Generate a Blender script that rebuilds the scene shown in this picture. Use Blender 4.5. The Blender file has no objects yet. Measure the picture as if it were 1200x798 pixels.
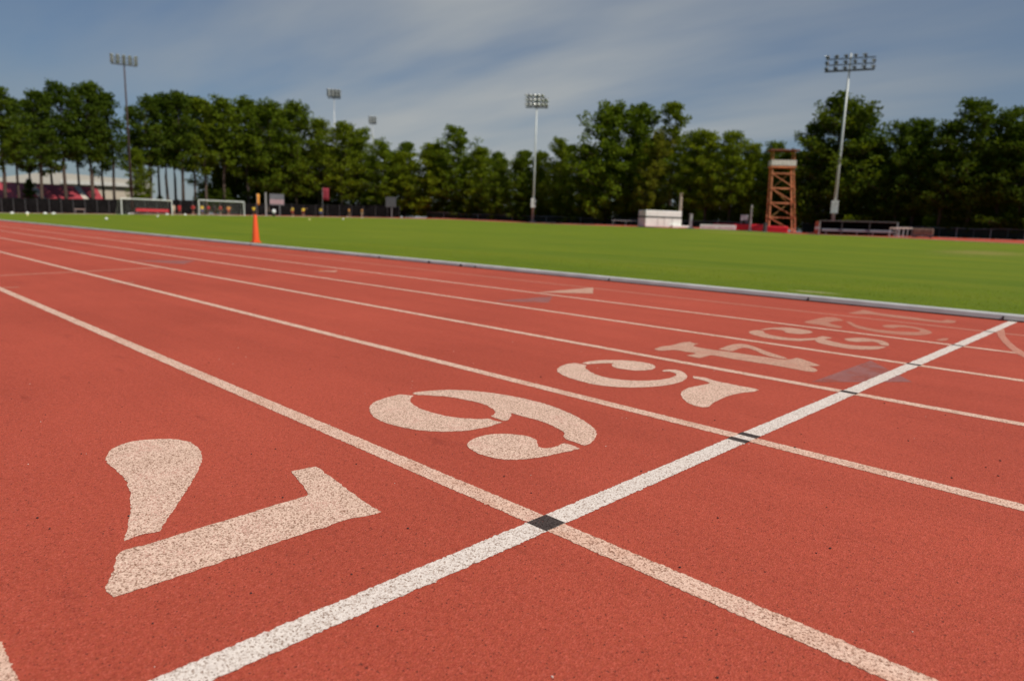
import bpy, bmesh, math, random
from math import sin, cos, pi, radians, sqrt, atan2, hypot
from mathutils import Vector, Matrix
import numpy as np

S = bpy.context.scene
COL = S.collection
rnd = random.Random(7)

# ------------------------------------------------------------------ camera
PXF = 1.34298731 * 600                      # focal length in photo pixels (1200 wide)
YAW, PITCH, ROLL = 2.33850911, 0.1678799, 0.03278434
CAM = Vector((1.18864966, -0.17450692, 0.83019567))
_cy, _sy, _cp, _sp = cos(YAW), sin(YAW), cos(PITCH), sin(PITCH)
FW = Vector((_cy*_cp, _sy*_cp, -_sp)); R0 = Vector((_sy, -_cy, 0)); U0 = R0.cross(FW)
RT = cos(ROLL)*R0 + sin(ROLL)*U0
UP = -sin(ROLL)*R0 + cos(ROLL)*U0

def ray(px, py):
    return FW*PXF + RT*(px-600) + UP*(399-py)
def hor(px):
    return 261.9 + 0.0328*(px-600)
def azim(px, py=None):
    d = ray(px, hor(px) if py is None else py)
    return atan2(d.y, d.x)
def elev_t(px, py):
    d = ray(px, py)
    return d.z / hypot(d.x, d.y)
def gpt(px, py):
    d = ray(px, py); t = -CAM.z/d.z
    return (CAM.x + d.x*t, CAM.y + d.y*t)

cam_d = bpy.data.cameras.new('camera'); cam = bpy.data.objects.new('camera', cam_d); COL.objects.link(cam)
M = Matrix.Identity(4)
for i in range(3):
    M[i][0], M[i][1], M[i][2], M[i][3] = RT[i], UP[i], -FW[i], CAM[i]
cam.matrix_world = M
cam_d.sensor_width = 36; cam_d.lens = PXF/1200*36
cam_d.clip_start = 0.05; cam_d.clip_end = 6000
cam_d.dof.use_dof = True; cam_d.dof.focus_distance = 2.15; cam_d.dof.aperture_fstop = 2.6
S.camera = cam

# ------------------------------------------------------------------ terrain
SX0, SX1, SY, RI = -84.0, 0.0, 45.1, 36.43          # stadium spine and infield radius
def spine_d(x, y):
    cx = min(max(x, SX0), SX1)
    return hypot(x-cx, y-SY)
_EX = [-80, 0, 120, 200, 300, 400, 520, 640, 780, 840, 940, 1000, 1200, 1300]
_E1 = [247.5, 250.3, 251.5, 252, 253.5, 255.2, 257.5, 262.9, 267.8, 269.3, 275.2, 277.2, 286.5, 290]
_E2 = [246.5, 249.4, 250.6, 251, 252.3, 254.1, 256, 261.2, 265.5, 267.2, 272.5, 274.5, 281.8, 285]
AZS, RE, Z1, Z2 = [], [], [], []
for px in list(range(0, 1301, 20)):
    a = azim(px); t = 160.0
    while spine_d(CAM.x+t*cos(a), CAM.y+t*sin(a)) > RI and t > 60: t -= .1
    if px < 0: t = RE[0] if RE else 110.0
    AZS.append(a); RE.append(t)
    Z1.append(CAM.z + t*elev_t(px, np.interp(px, _EX, _E1)))
    Z2.append(CAM.z + (t+10.5)*elev_t(px, np.interp(px, _EX, _E2)))
AZS = AZS[::-1]; RE = RE[::-1]; Z1 = Z1[::-1]; Z2 = Z2[::-1]
def re_at(a): return float(np.interp(a, AZS, RE))
def sm(t):
    t = min(max(t, 0), 1); return t*t*(3-2*t)
def terr(x, y):
    dx, dy = x-CAM.x, y-CAM.y
    r = hypot(dx, dy)
    if y < 10: 
        base = sm((r-95)/20) if dx < 0 else 0
        if base == 0: return 0.0
    a = atan2(dy, dx)
    if a < -pi/2: a += 2*pi
    re = re_at(a); z1 = float(np.interp(a, AZS, Z1)); z2 = float(np.interp(a, AZS, Z2))
    if a > AZS[-1]+.25 or a < AZS[0]-.3: z1 *= .3; z2 *= .3
    if r <= re:
        ye = CAM.y + re*sin(a)
        k = sm((y-10)/66.)/max(sm((ye-10)/66.), .02)
        return z1*min(k, 1)
    z = z1 + (z2-z1)*sm((r-re)/10.5) if r < re+10.5 else z2
    if y < 10: z *= base
    return z
def at(px, R, py=None):
    a = azim(px, py); x = CAM.x+R*cos(a); y = CAM.y+R*sin(a)
    return Vector((x, y, terr(x, y)))
def edge(px): return re_at(azim(px))
def htop(px, py, R):                                 # world height seen at that row at range R
    return CAM.z + R*elev_t(px, py)
def face(px): return azim(px) + pi/2                 # yaw whose local -y... local x axis runs across the view
def px_m(px, R):                                     # metres per photo pixel at range R
    return R*cos(azim(px)-YAW)/PXF

# ------------------------------------------------------------------ materials
MATS = {}
def newmat(name):
    m = bpy.data.materials.new(name); m.use_nodes = True
    nt = m.node_tree; b = nt.nodes['Principled BSDF']
    return m, nt, b
def mat(name, col, rough=.6, metal=0, var=.25, scale=6, bump=0, spec=.4, trans=0, objrand=0):
    if name in MATS: return MATS[name]
    m, nt, b = newmat(name); N, L = nt.nodes, nt.links
    tc = N.new('ShaderNodeTexCoord')
    no = N.new('ShaderNodeTexNoise'); no.inputs['Scale'].default_value = scale; no.inputs['Detail'].default_value = 5
    L.new(tc.outputs['Object'], no.inputs['Vector'])
    mr = N.new('ShaderNodeMapRange'); mr.inputs['From Min'].default_value = .3; mr.inputs['From Max'].default_value = .7
    mr.inputs['To Min'].default_value = 1-var; mr.inputs['To Max'].default_value = 1+var
    L.new(no.outputs['Fac'], mr.inputs['Value'])
    mx = N.new('ShaderNodeMix'); mx.data_type = 'RGBA'; mx.blend_type = 'MULTIPLY'; mx.inputs[0].default_value = 1
    mx.inputs[6].default_value = (*col, 1)
    out = mr.outputs[0]
    if objrand:
        oi = N.new('ShaderNodeObjectInfo'); m2 = N.new('ShaderNodeMapRange')
        m2.inputs['To Min'].default_value = 1-objrand; m2.inputs['To Max'].default_value = 1+objrand
        L.new(oi.outputs['Random'], m2.inputs['Value'])
        ml = N.new('ShaderNodeMath'); ml.operation = 'MULTIPLY'
        L.new(out, ml.inputs[0]); L.new(m2.outputs[0], ml.inputs[1]); out = ml.outputs[0]
    L.new(out, mx.inputs[7]); L.new(mx.outputs[2], b.inputs['Base Color'])
    b.inputs['Roughness'].default_value = rough; b.inputs['Metallic'].default_value = metal
    b.inputs['Specular IOR Level'].default_value = spec
    if bump:
        bp = N.new('ShaderNodeBump'); bp.inputs['Strength'].default_value = bump; bp.inputs['Distance'].default_value = .02
        L.new(no.outputs['Fac'], bp.inputs['Height']); L.new(bp.outputs[0], b.inputs['Normal'])
    if trans:
        tr = N.new('ShaderNodeBsdfTranslucent'); ms = N.new('ShaderNodeMixShader'); ms.inputs[0].default_value = trans
        mu = N.new('ShaderNodeMix'); mu.data_type = 'RGBA'; mu.blend_type = 'MULTIPLY'; mu.inputs[0].default_value = 1
        L.new(mx.outputs[2], mu.inputs[6]); mu.inputs[7].default_value = (1.5, 1.45, .6, 1)
        L.new(mu.outputs[2], tr.inputs['Color'])
        L.new(b.outputs[0], ms.inputs[1]); L.new(tr.outputs[0], ms.inputs[2])
        L.new(ms.outputs[0], N['Material Output'].inputs['Surface'])
    MATS[name] = m
    return m

def ramp(nt, fac, stops):
    r = nt.nodes.new('ShaderNodeValToRGB'); cr = r.color_ramp
    while len(cr.elements) < len(stops): cr.elements.new(.5)
    for e, (p, c) in zip(cr.elements, stops): e.position = p; e.color = (*c, 1) if len(c) == 3 else c
    nt.links.new(fac, r.inputs['Fac']); return r.outputs['Color']
def noise(nt, vec, scale, detail=4, rough=.55):
    n = nt.nodes.new('ShaderNodeTexNoise'); n.inputs['Scale'].default_value = scale
    n.inputs['Detail'].default_value = detail; n.inputs['Roughness'].default_value = rough
    nt.links.new(vec, n.inputs['Vector']); return n.outputs['Fac']
def mapping(nt, scale, rot=(0, 0, 0)):
    tc = nt.nodes.new('ShaderNodeTexCoord'); mp = nt.nodes.new('ShaderNodeMapping')
    mp.inputs['Scale'].default_value = scale; mp.inputs['Rotation'].default_value = rot
    nt.links.new(tc.outputs['Object'], mp.inputs['Vector']); return mp.outputs['Vector']
def mixc(nt, fac, a, b, mode='MIX'):
    m = nt.nodes.new('ShaderNodeMix'); m.data_type = 'RGBA'; m.blend_type = mode
    for sock, v in ((m.inputs[0], fac), (m.inputs[6], a), (m.inputs[7], b)):
        if hasattr(v, 'links'): nt.links.new(v, sock)
        elif isinstance(v, tuple): sock.default_value = (*v, 1)
        else: sock.default_value = v
    return m.outputs[2]

RUB1, RUB2, RUB3 = (.45, .074, .043), (.35, .050, .030), (.54, .110, .068)
def track_color(nt):
    v = mapping(nt, (1, 1, 1))
    big = noise(nt, v, .55, 4)
    streak = noise(nt, mapping(nt, (.35, 3, 1)), 1.3, 5)
    vor = nt.nodes.new('ShaderNodeTexVoronoi'); vor.inputs['Scale'].default_value = 300
    nt.links.new(v, vor.inputs['Vector'])
    sep = nt.nodes.new('ShaderNodeSeparateColor'); nt.links.new(vor.outputs['Color'], sep.inputs[0])
    c = ramp(nt, sep.outputs[0], [(0, RUB2), (.25, (.43, .080, .040)), (.75, RUB1), (1, RUB3)])
    spk = ramp(nt, sep.outputs[1], [(.0, (1, 1, 1)), (.014, (1, 1, 1)), (.02, (0, 0, 0)), (1, (0, 0, 0))])
    c = mixc(nt, spk, c, (.13, .03, .02))
    med = noise(nt, v, 60, 4, .7)
    c = mixc(nt, .55, c, ramp(nt, med, [(.3, (.72, .7, .7)), (.7, (1.2, 1.2, 1.2))]), 'MULTIPLY')
    c = mixc(nt, .8, c, ramp(nt, big, [(.3, (.86, .85, .85)), (.7, (1.1, 1.12, 1.14))]), 'MULTIPLY')
    c = mixc(nt, .6, c, ramp(nt, streak, [(.3, (.9, .9, .9)), (.7, (1.08, 1.09, 1.1))]), 'MULTIPLY')
    sc = noise(nt, mapping(nt, (1.2, 5, 1), (0, 0, .35)), 3.1, 3, .5); sc2 = noise(nt, v, 1.7, 4, .6)
    mm = nt.nodes.new('ShaderNodeMath'); mm.operation = 'MULTIPLY'
    nt.links.new(ramp(nt, sc, [(.60, (0, 0, 0)), (.70, (1, 1, 1))]), mm.inputs[0]); nt.links.new(ramp(nt, sc2, [(.48, (0, 0, 0)), (.62, (1, 1, 1))]), mm.inputs[1])
    c = mixc(nt, mm.outputs[0], c, mixc(nt, 1., c, (.80, .78, .80), 'MULTIPLY'))
    return c, vor.outputs['Distance'], med
def track_mat():
    m, nt, b = newmat('rubber_track')
    c, d, med = track_color(nt)
    nt.links.new(c, b.inputs['Base Color']); b.inputs['Roughness'].default_value = .78
    b.inputs['Specular IOR Level'].default_value = .16
    bp = nt.nodes.new('ShaderNodeBump'); bp.inputs['Strength'].default_value = .45; bp.inputs['Distance'].default_value = .004
    nt.links.new(d, bp.inputs['Height']); nt.links.new(bp.outputs[0], b.inputs['Normal'])
    return m
def paint_mat(name, col, wear, speck=.12, worn=None):
    """granular road paint worn down to the rubber granules"""
    m, nt, b = newmat(name)
    c, d, med = track_color(nt)
    v = mapping(nt, (1, 1, 1))
    f1 = noise(nt, v, 190, 3, .7); f2 = noise(nt, v, 7, 5, .6)
    ad = nt.nodes.new('ShaderNodeMath'); ad.operation = 'MULTIPLY_ADD'
    nt.links.new(f2, ad.inputs[0]); ad.inputs[1].default_value = .55; nt.links.new(f1, ad.inputs[2])
    k = ramp(nt, ad.outputs[0], [(.0, (0, 0, 0)), (max(wear-.07, .01)+.42, (0, 0, 0)), (wear+.42+.05, (1, 1, 1)), (1, (1, 1, 1))])
    v2 = nt.nodes.new('ShaderNodeTexVoronoi'); v2.inputs['Scale'].default_value = 270; nt.links.new(v, v2.inputs['Vector'])
    s2 = nt.nodes.new('ShaderNodeSeparateColor'); nt.links.new(v2.outputs['Color'], s2.inputs[0])
    patch = noise(nt, v, 16, 4, .6)
    ga = nt.nodes.new('ShaderNodeMath'); ga.operation = 'MULTIPLY_ADD'; nt.links.new(patch, ga.inputs[0]); ga.inputs[1].default_value = .14; nt.links.new(s2.outputs[0], ga.inputs[2])
    g = ga.outputs[0]
    base = mixc(nt, ramp(nt, f2, [(.42, (0, 0, 0)), (.62, (1, 1, 1))]), col, worn) if worn else col
    pc = mixc(nt, 1., base, ramp(nt, g, [(.10+speck*.5, (.36, .26, .21)), (.25+speck*.5, (.74, .67, .62)), (.48+speck*.5, (1.0, .99, .98)), (1.0, (1.2, 1.21, 1.2))]), 'MULTIPLY')
    cc = mixc(nt, k, mixc(nt, .55, c, col), pc)
    nt.links.new(cc, b.inputs['Base Color']); b.inputs['Roughness'].default_value = .7
    b.inputs['Specular IOR Level'].default_value = .3
    bp = nt.nodes.new('ShaderNodeBump'); bp.inputs['Strength'].default_value = .4; bp.inputs['Distance'].default_value = .003
    nt.links.new(d, bp.inputs['Height']); nt.links.new(bp.outputs[0], b.inputs['Normal'])
    return m
def grass_mat():
    m, nt, b = newmat('mown_grass')
    v = mapping(nt, (1, 1, 1))
    st = noise(nt, mapping(nt, (.05, .55, 1)), 1.0, 6, .6)
    bl = noise(nt, v, .35, 5, .6); fi = noise(nt, mapping(nt, (14, 14, 14)), 4, 5, .75)
    c = ramp(nt, st, [(.28, (.112, .168, .006)), (.5, (.140, .192, .007)), (.72, (.180, .208, .010))])
    c = mixc(nt, .75, c, ramp(nt, bl, [(.3, (.85, .92, .8)), (.7, (1.15, 1.05, 1.1))]), 'MULTIPLY')
    c = mixc(nt, .8, c, ramp(nt, fi, [(.3, (.55, .6, .5)), (.7, (1.35, 1.3, 1.2))]), 'MULTIPLY')
    wob = noise(nt, v, 2.2, 5, .7)
    for (px_, py_), (sx_, sy_), colr in (((952, 344), (.40, .22), (.40, .36, .17)), ((1150, 302), (2.2, 5.0), (.25, .21, .05)), ((870, 283), (5, 4), (.24, .22, .04))):
        gx, gy = gpt(px_, py_)
        mp_ = nt.nodes.new('ShaderNodeMapping'); tc_ = nt.nodes.new('ShaderNodeTexCoord')
        mp_.inputs['Location'].default_value = (-gx/sx_, -gy/sy_, 0); mp_.inputs['Scale'].default_value = (1/sx_, 1/sy_, 0)
        nt.links.new(tc_.outputs['Object'], mp_.inputs['Vector'])
        ln = nt.nodes.new('ShaderNodeVectorMath'); ln.operation = 'LENGTH'; nt.links.new(mp_.outputs[0], ln.inputs[0])
        ma = nt.nodes.new('ShaderNodeMath'); ma.operation = 'MULTIPLY_ADD'; nt.links.new(wob, ma.inputs[0]); ma.inputs[1].default_value = .7
        hf = nt.nodes.new('ShaderNodeMath'); hf.operation = 'MULTIPLY'; nt.links.new(ln.outputs['Value'], hf.inputs[0]); hf.inputs[1].default_value = .5; nt.links.new(hf.outputs[0], ma.inputs[2])
        c = mixc(nt, ramp(nt, ma.outputs[0], [(.0, (.85, .85, .85)), (.5, (.7, .7, .7)), (.85, (0, 0, 0))]), c, colr)
    dry = noise(nt, mapping(nt, (.12, .9, 1)), .55, 5, .65)
    c = mixc(nt, ramp(nt, dry, [(.62, (0, 0, 0)), (.78, (.55, .55, .55))]), c, (.27, .235, .06))
    nt.links.new(c, b.inputs['Base Color']); b.inputs['Roughness'].default_value = .8
    b.inputs['Specular IOR Level'].default_value = .15
    bp = nt.nodes.new('ShaderNodeBump'); bp.inputs['Strength'].default_value = .7; bp.inputs['Distance'].default_value = .03
    nt.links.new(fi, bp.inputs['Height']); nt.links.new(bp.outputs[0], b.inputs['Normal'])
    return m

def foliage(name, col, trans=.34):
    m, nt, b = newmat(name); N, L = nt.nodes, nt.links
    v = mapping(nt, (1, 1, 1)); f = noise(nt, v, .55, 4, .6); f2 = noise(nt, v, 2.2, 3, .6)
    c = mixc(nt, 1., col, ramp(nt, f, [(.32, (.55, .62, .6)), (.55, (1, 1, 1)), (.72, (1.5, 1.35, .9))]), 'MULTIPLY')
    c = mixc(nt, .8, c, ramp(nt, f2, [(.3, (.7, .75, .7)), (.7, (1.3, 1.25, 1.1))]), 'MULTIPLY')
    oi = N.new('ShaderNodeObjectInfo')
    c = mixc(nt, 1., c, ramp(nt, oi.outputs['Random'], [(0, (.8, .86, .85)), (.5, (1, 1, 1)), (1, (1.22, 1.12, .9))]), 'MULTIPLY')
    L.new(c, b.inputs['Base Color']); b.inputs['Roughness'].default_value = .8; b.inputs['Specular IOR Level'].default_value = .1
    tr = N.new('ShaderNodeBsdfTranslucent'); ms = N.new('ShaderNodeMixShader'); ms.inputs[0].default_value = trans
    L.new(mixc(nt, 1., c, (1.5, 1.5, .55), 'MULTIPLY'), tr.inputs['Color'])
    L.new(b.outputs[0], ms.inputs[1]); L.new(tr.outputs[0], ms.inputs[2])
    L.new(ms.outputs[0], N['Material Output'].inputs['Surface'])
    return m

# ------------------------------------------------------------------ mesh helpers
class MB:
    def __init__(s): s.v = []; s.f = []
    def add(s, vs, fs):
        o = len(s.v); s.v += [tuple(p) for p in vs]; s.f += [tuple(i+o for i in f) for f in fs]; return s
    def box(s, c, d, rz=0, taper=1., rx=0):
        hx, hy, hz = d[0]/2, d[1]/2, d[2]/2
        m = Matrix.Rotation(rz, 3, 'Z') @ Matrix.Rotation(rx, 3, 'X')
        vs = []
        for z in (-1, 1):
            t = taper if z > 0 else 1
            for x, y in ((-1, -1), (1, -1), (1, 1), (-1, 1)):
                vs.append(Vector(c) + m @ Vector((x*hx*t, y*hy*t, z*hz)))
        return s.add(vs, [(0, 3, 2, 1), (4, 5, 6, 7), (0, 1, 5, 4), (1, 2, 6, 5), (2, 3, 7, 6), (3, 0, 4, 7)])
    def rbox(s, c, d, r=.05, rz=0):
        """box with chamfered edges"""
        hx, hy, hz = d[0]/2, d[1]/2, d[2]/2; m = Matrix.Rotation(rz, 3, 'Z'); vs = []; fs = []
        def ring(ix, iz):
            out = []
            for sx, sy in ((-1, -1), (1, -1), (1, 1), (-1, 1)):
                a = (sx*(hx-ix), sy*(hy-ix-r)); b = (sx*(hx-ix-r), sy*(hy-ix))
                out += [a, b] if sx*sy > 0 else [b, a]
            return [Vector(c)+m @ Vector((x, y, iz)) for x, y in out]
        rings = [ring(r*.7, -hz), ring(0, -hz+r), ring(0, hz-r), ring(r*.7, hz)]
        for q in rings: vs += q
        for k in range(3):
            for i in range(8):
                j = (i+1) % 8; fs.append((k*8+i, k*8+j, k*8+8+j, k*8+8+i))
        fs.append(tuple(range(7, -1, -1))); fs.append(tuple(24+i for i in range(8)))
        return s.add(vs, fs)
    def tube(s, pts, rad, n=8, cap=True):
        pts = [Vector(p) for p in pts]
        if not isinstance(rad, (list, tuple)): rad = [rad]*len(pts)
        vs, fs = [], []
        for i, p in enumerate(pts):
            a = pts[max(i-1, 0)]; b = pts[min(i+1, len(pts)-1)]; t = (b-a).normalized()
            x = t.cross(Vector((0, 0, 1)))
            if x.length < .05: x = t.cross(Vector((1, 0, 0)))
            x.normalize(); y = t.cross(x)
            for k in range(n):
                an = 2*pi*k/n; vs.append(p + x*(cos(an)*rad[i]) + y*(sin(an)*rad[i]))
        for i in range(len(pts)-1):
            for k in range(n):
                l = (k+1) % n; fs.append((i*n+k, i*n+l, i*n+n+l, i*n+n+k))
        if cap:
            fs.append(tuple(range(n-1, -1, -1))); fs.append(tuple((len(pts)-1)*n+k for k in range(n)))
        return s.add(vs, fs)
    def bar(s, a, b, w, h=None):
        a, b = Vector(a), Vector(b); h = h or w
        t = (b-a).normalized(); x = t.cross(Vector((0, 0, 1)))
        if x.length < .05: x = Vector((1, 0, 0))
        x.normalize(); y = x.cross(t); vs = []
        for p in (a, b):
            for i, j in ((-1, -1), (1, -1), (1, 1), (-1, 1)): vs.append(p + x*i*w/2 + y*j*h/2)
        return s.add(vs, [(0, 1, 2, 3), (7, 6, 5, 4), (0, 4, 5, 1), (1, 5, 6, 2), (2, 6, 7, 3), (3, 7, 4, 0)])
    def lathe(s, c, prof, n=16):
        vs, fs = [], []; c = Vector(c)
        for r, z in prof:
            for k in range(n): vs.append(c + Vector((r*cos(2*pi*k/n), r*sin(2*pi*k/n), z)))
        for i in range(len(prof)-1):
            for k in range(n):
                l = (k+1) % n; fs.append((i*n+k, i*n+l, i*n+n+l, i*n+n+k))
        fs.append(tuple(range(n-1, -1, -1))); fs.append(tuple((len(prof)-1)*n+k for k in range(n)))
        return s.add(vs, fs)
    def ball(s, c, r, n=10, m=6):
        r = Vector(r) if hasattr(r, '__len__') else Vector((r, r, r)); vs = []; fs = []; c = Vector(c)
        for i in range(1, m):
            th = pi*i/m
            for k in range(n): vs.append(c+Vector((r.x*sin(th)*cos(2*pi*k/n), r.y*sin(th)*sin(2*pi*k/n), r.z*cos(th))))
        for i in range(m-2):
            for k in range(n):
                l = (k+1) % n; fs.append((i*n+k, i*n+n+k, i*n+n+l, i*n+l))
        o = len(vs); vs += [c+Vector((0, 0, r.z)), c-Vector((0, 0, r.z))]
        for k in range(n):
            l = (k+1) % n; fs.append((o, k, l)); fs.append((o+1, (m-2)*n+l, (m-2)*n+k))
        return s.add(vs, fs)
    def mesh(s, name, m=None, smooth=False):
        me = bpy.data.meshes.new(name); me.from_pydata(s.v, [], s.f)
        if m: me.materials.append(m)
        if smooth:
            for p in me.polygons: p.use_smooth = True
        me.update(); return me
    def obj(s, name, m, parent=None, label=None, smooth=False):
        o = bpy.data.objects.new(name, s.mesh(name, m, smooth)); COL.objects.link(o)
        if parent: o.parent = parent
        if label: o['label'] = label
        return o

def tag(o, label, cat, group=None):
    o['label'] = label; o['category'] = cat
    if group: o['group'] = group
    return o
def thing(name, label, cat, loc=(0, 0, 0), rz=0, group=None):
    o = bpy.data.objects.new(name, None); COL.objects.link(o); o.empty_display_size = .2
    o.location = loc; o.rotation_euler = (0, 0, rz)
    return tag(o, label, cat, group)
def copy_tree(o, parent=None):
    c = o.copy(); COL.objects.link(c)
    if parent: c.parent = parent
    for ch in [q for q in o.children]: copy_tree(ch, c)
    return c
def struct(o): o['kind'] = 'structure'; return o

# ------------------------------------------------------------------ world, sun
SUN_AZ, SUN_EL = radians(8), radians(52)
W = bpy.data.worlds.new('World'); S.world = W; W.use_nodes = True
nt = W.node_tree; bg = nt.nodes['Background']
sky = nt.nodes.new('ShaderNodeTexSky'); sky.sky_type = 'NISHITA'; sky.sun_disc = False
sky.sun_elevation = SUN_EL; sky.sun_rotation = pi/2 - SUN_AZ
sky.air_density = 1.0; sky.dust_density = .6; sky.ozone_density = 2.0; sky.altitude = 100
tc = nt.nodes.new('ShaderNodeTexCoord'); sx = nt.nodes.new('ShaderNodeSeparateXYZ'); nt.links.new(tc.outputs['Generated'], sx.inputs[0])
def mth(op, a, b=None, c=None):
    n = nt.nodes.new('ShaderNodeMath'); n.operation = op
    for s_, v in zip(n.inputs, (a, b, c)):
        if v is None: continue
        if hasattr(v, 'links'): nt.links.new(v, s_)
        else: s_.default_value = v
    return n.outputs[0]
zz = mth('MAXIMUM', mth('ADD', sx.outputs[2], .12), .05)
cb = nt.nodes.new('ShaderNodeCombineXYZ')
nt.links.new(mth('DIVIDE', sx.outputs[0], zz), cb.inputs[0]); nt.links.new(mth('DIVIDE', sx.outputs[1], zz), cb.inputs[1])
mp = nt.nodes.new('ShaderNodeMapping'); mp.inputs['Rotation'].default_value = (0, 0, radians(15)); mp.inputs['Scale'].default_value = (.55, 1.5, 1)
mp.inputs['Location'].default_value = (1.3, .4, 0)
nt.links.new(cb.outputs[0], mp.inputs['Vector'])
cn = noise(nt, mp.outputs['Vector'], .75, 6, .46)
cl = ramp(nt, cn, [(.38, (0, 0, 0)), (.72, (1, 1, 1))])
hz = mth('POWER', mth('SUBTRACT', 1.0, mth('MAXIMUM', sx.outputs[2], 0.0)), 7.0)
skyc = mixc(nt, 1., sky.outputs[0], (.54, .80, 1.02), 'MULTIPLY')
skyc = mixc(nt, mth('MULTIPLY', cl, .42), skyc, (3.6, 4.1, 4.5))
skyc = mixc(nt, mth('MULTIPLY', hz, .62), skyc, (3.5, 3.95, 4.3))
mid_glow = nt.nodes.new('ShaderNodeVectorMath'); mid_glow.operation = 'DOT_PRODUCT'; nt.links.new(tc.outputs['Generated'], mid_glow.inputs[0])
_a, _e = radians(134), radians(10); mid_glow.inputs[1].default_value = (cos(_a)*cos(_e), sin(_a)*cos(_e), sin(_e))
bk = mth('POWER', mth('MAXIMUM', mid_glow.outputs['Value'], 0.0), 7.0)      # thin cloud added over the middle trees to brighten the sky's centre
cl2 = ramp(nt, cn, [(.30, (.18, .18, .18)), (.62, (1, 1, 1))])
skyc = mixc(nt, mth('MULTIPLY', mth('MULTIPLY', cl2, bk), .92), skyc, (6.9, 7.2, 7.2))
nt.links.new(skyc, bg.inputs['Color']); bg.inputs['Strength'].default_value = .06

sd = bpy.data.lights.new('sun', 'SUN'); sd.energy = 4.2; sd.angle = radians(.53); sd.color = (1, .95, .87)
so = bpy.data.objects.new('sun', sd); COL.objects.link(so)
so.rotation_euler = Vector((cos(SUN_AZ)*cos(SUN_EL), sin(SUN_AZ)*cos(SUN_EL), sin(SUN_EL))).to_track_quat('Z', 'Y').to_euler()
so.location = (20, 40, 60)
S.view_settings.view_transform = 'Standard'; S.view_settings.look = 'None'
S.view_settings.exposure = 0.0; S.view_settings.gamma = 1

# ------------------------------------------------------------------ ground sheets
M_TRACK = track_mat(); M_GRASS = grass_mat()
M_LINE = paint_mat('lane_paint', (.74, .50, .38), .22, .1, worn=(.66, .40, .29))
M_LINEFAINT = paint_mat('faded_lane_paint', (.56, .25, .17), .30)
M_FIN = paint_mat('finish_paint', (.71, .61, .535), .16, -.04)
M_NUM = paint_mat('number_paint', (.76, .54, .415), .27, .20, worn=(.69, .47, .355))
M_NUMW = paint_mat('worn_number_paint', (.58, .34, .24), .30)
M_NUMF = paint_mat('faint_number_paint', (.50, .23, .15), .34)
M_BLACK = paint_mat('black_paint', (.062, .044, .038), .12)
M_GREY = paint_mat('worn_blue_grey_paint', (.27, .135, .125), .34, worn=(.33, .075, .048))
M_SOIL = mat('dry_ground', (.075, .07, .032), .9, var=.5, scale=.4)

def polar_sheet():
    mb = MB(); na = 150
    rs = [0, 4, 8, 14, 20, 28, 36, 46, 56, 66, 74, 80, 85, 90, 95, 98, 101, 104, 107, 110, 114, 118, 122, 126, 132, 140, 155, 180, 220, 300, 500, 900, 1600, 3000]
    for r in rs:
        for k in range(na):
            a = 2*pi*k/na - pi/2 + .011; x, y = CAM.x+r*cos(a), CAM.y+r*sin(a)
            mb.v.append((x, y, terr(x, y) - (.06 if r < 150 else .10)))
    for i in range(len(rs)-1):
        for k in range(na):
            l = (k+1) % na; mb.f.append((i*na+k, i*na+na+k, i*na+na+l, i*na+l))
    return mb
struct(polar_sheet().obj('ground', M_SOIL, smooth=True))

def stadium_pt(s, d):
    """s: 0..1 along near straight, 1..2 left bend, 2..3 far straight, 3..4 right bend; d = offset from the spine"""
    if s <= 1: return (SX1 + (SX0-SX1)*s, SY-d)
    if s <= 2:
        a = -pi/2 - pi*(s-1); return (SX0 + d*cos(a), SY + d*sin(a))
    if s <= 3: return (SX0 + (SX1-SX0)*(s-2), SY+d)
    a = pi/2 - pi*(s-3); return (SX1 + d*cos(a), SY + d*sin(a))
SS = [k/60 for k in range(60)] + [1+k/40 for k in range(40)] + [2+k/40 for k in range(40)] + [3+k/40 for k in range(40)]
def stadium_strip(ds, dz, closed=True, ss=SS):
    mb = MB(); n = len(ss)
    for d, z in zip(ds, dz if isinstance(dz, list) else [dz]*len(ds)):
        for s in ss:
            x, y = stadium_pt(s, d); mb.v.append((x, y, terr(x, y)+z))
    for i in range(len(ds)-1):
        for k in range(n if closed else n-1):
            l = (k+1) % n; mb.f.append((i*n+k, i*n+n+k, i*n+n+l, i*n+l))
    return mb
grass = stadium_strip([0.001, 3, 6, 9, 12, 15, 18, 21, 24, 27, 30, 32, 34, 35.4, 36.44], [.02]*12+[.02, .02, .035]).obj('infield_grass', M_GRASS, smooth=True)
struct(grass)
KD0, KD1 = 36.44, 36.56                 # kerb rail between the grass and the track
track = stadium_strip([36.50, 37.2, 38, 39, 40, 41, 42, 43, 44, 45, 46, 46.9], 0.0).obj('running_track', M_TRACK)
struct(track)

# aluminium inner rail: hollow looking bar with a rounded top, resting on the track edge
def kerb_sheet():
    prof = [(36.588, .014), (36.573, .056), (36.562, .064), (36.540, .068), (36.475, .070), (36.455, .062), (36.450, -.01)]
    return stadium_strip([p[0] for p in prof][::-1], [p[1] for p in prof][::-1])
M_KERB = mat('dull_aluminium', (.50, .49, .46), .55, metal=.0, var=.15, scale=3)
kerb = kerb_sheet().obj('kerb', M_KERB); struct(kerb)
jm = mat('dark_rubber_joint', (.05, .035, .03), .8)
jo = MB()
for x in [-9.55, -8.6, -0.09] + [-5.15-3.05*i for i in range(14)] + [-2.1, 4.2]:
    jo.box((x, SY-36.59, .03), (.012 if x not in (-9.55, -8.6) else .05, .024, .036))
jo.obj('rail_joint', jm, kerb)

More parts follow.
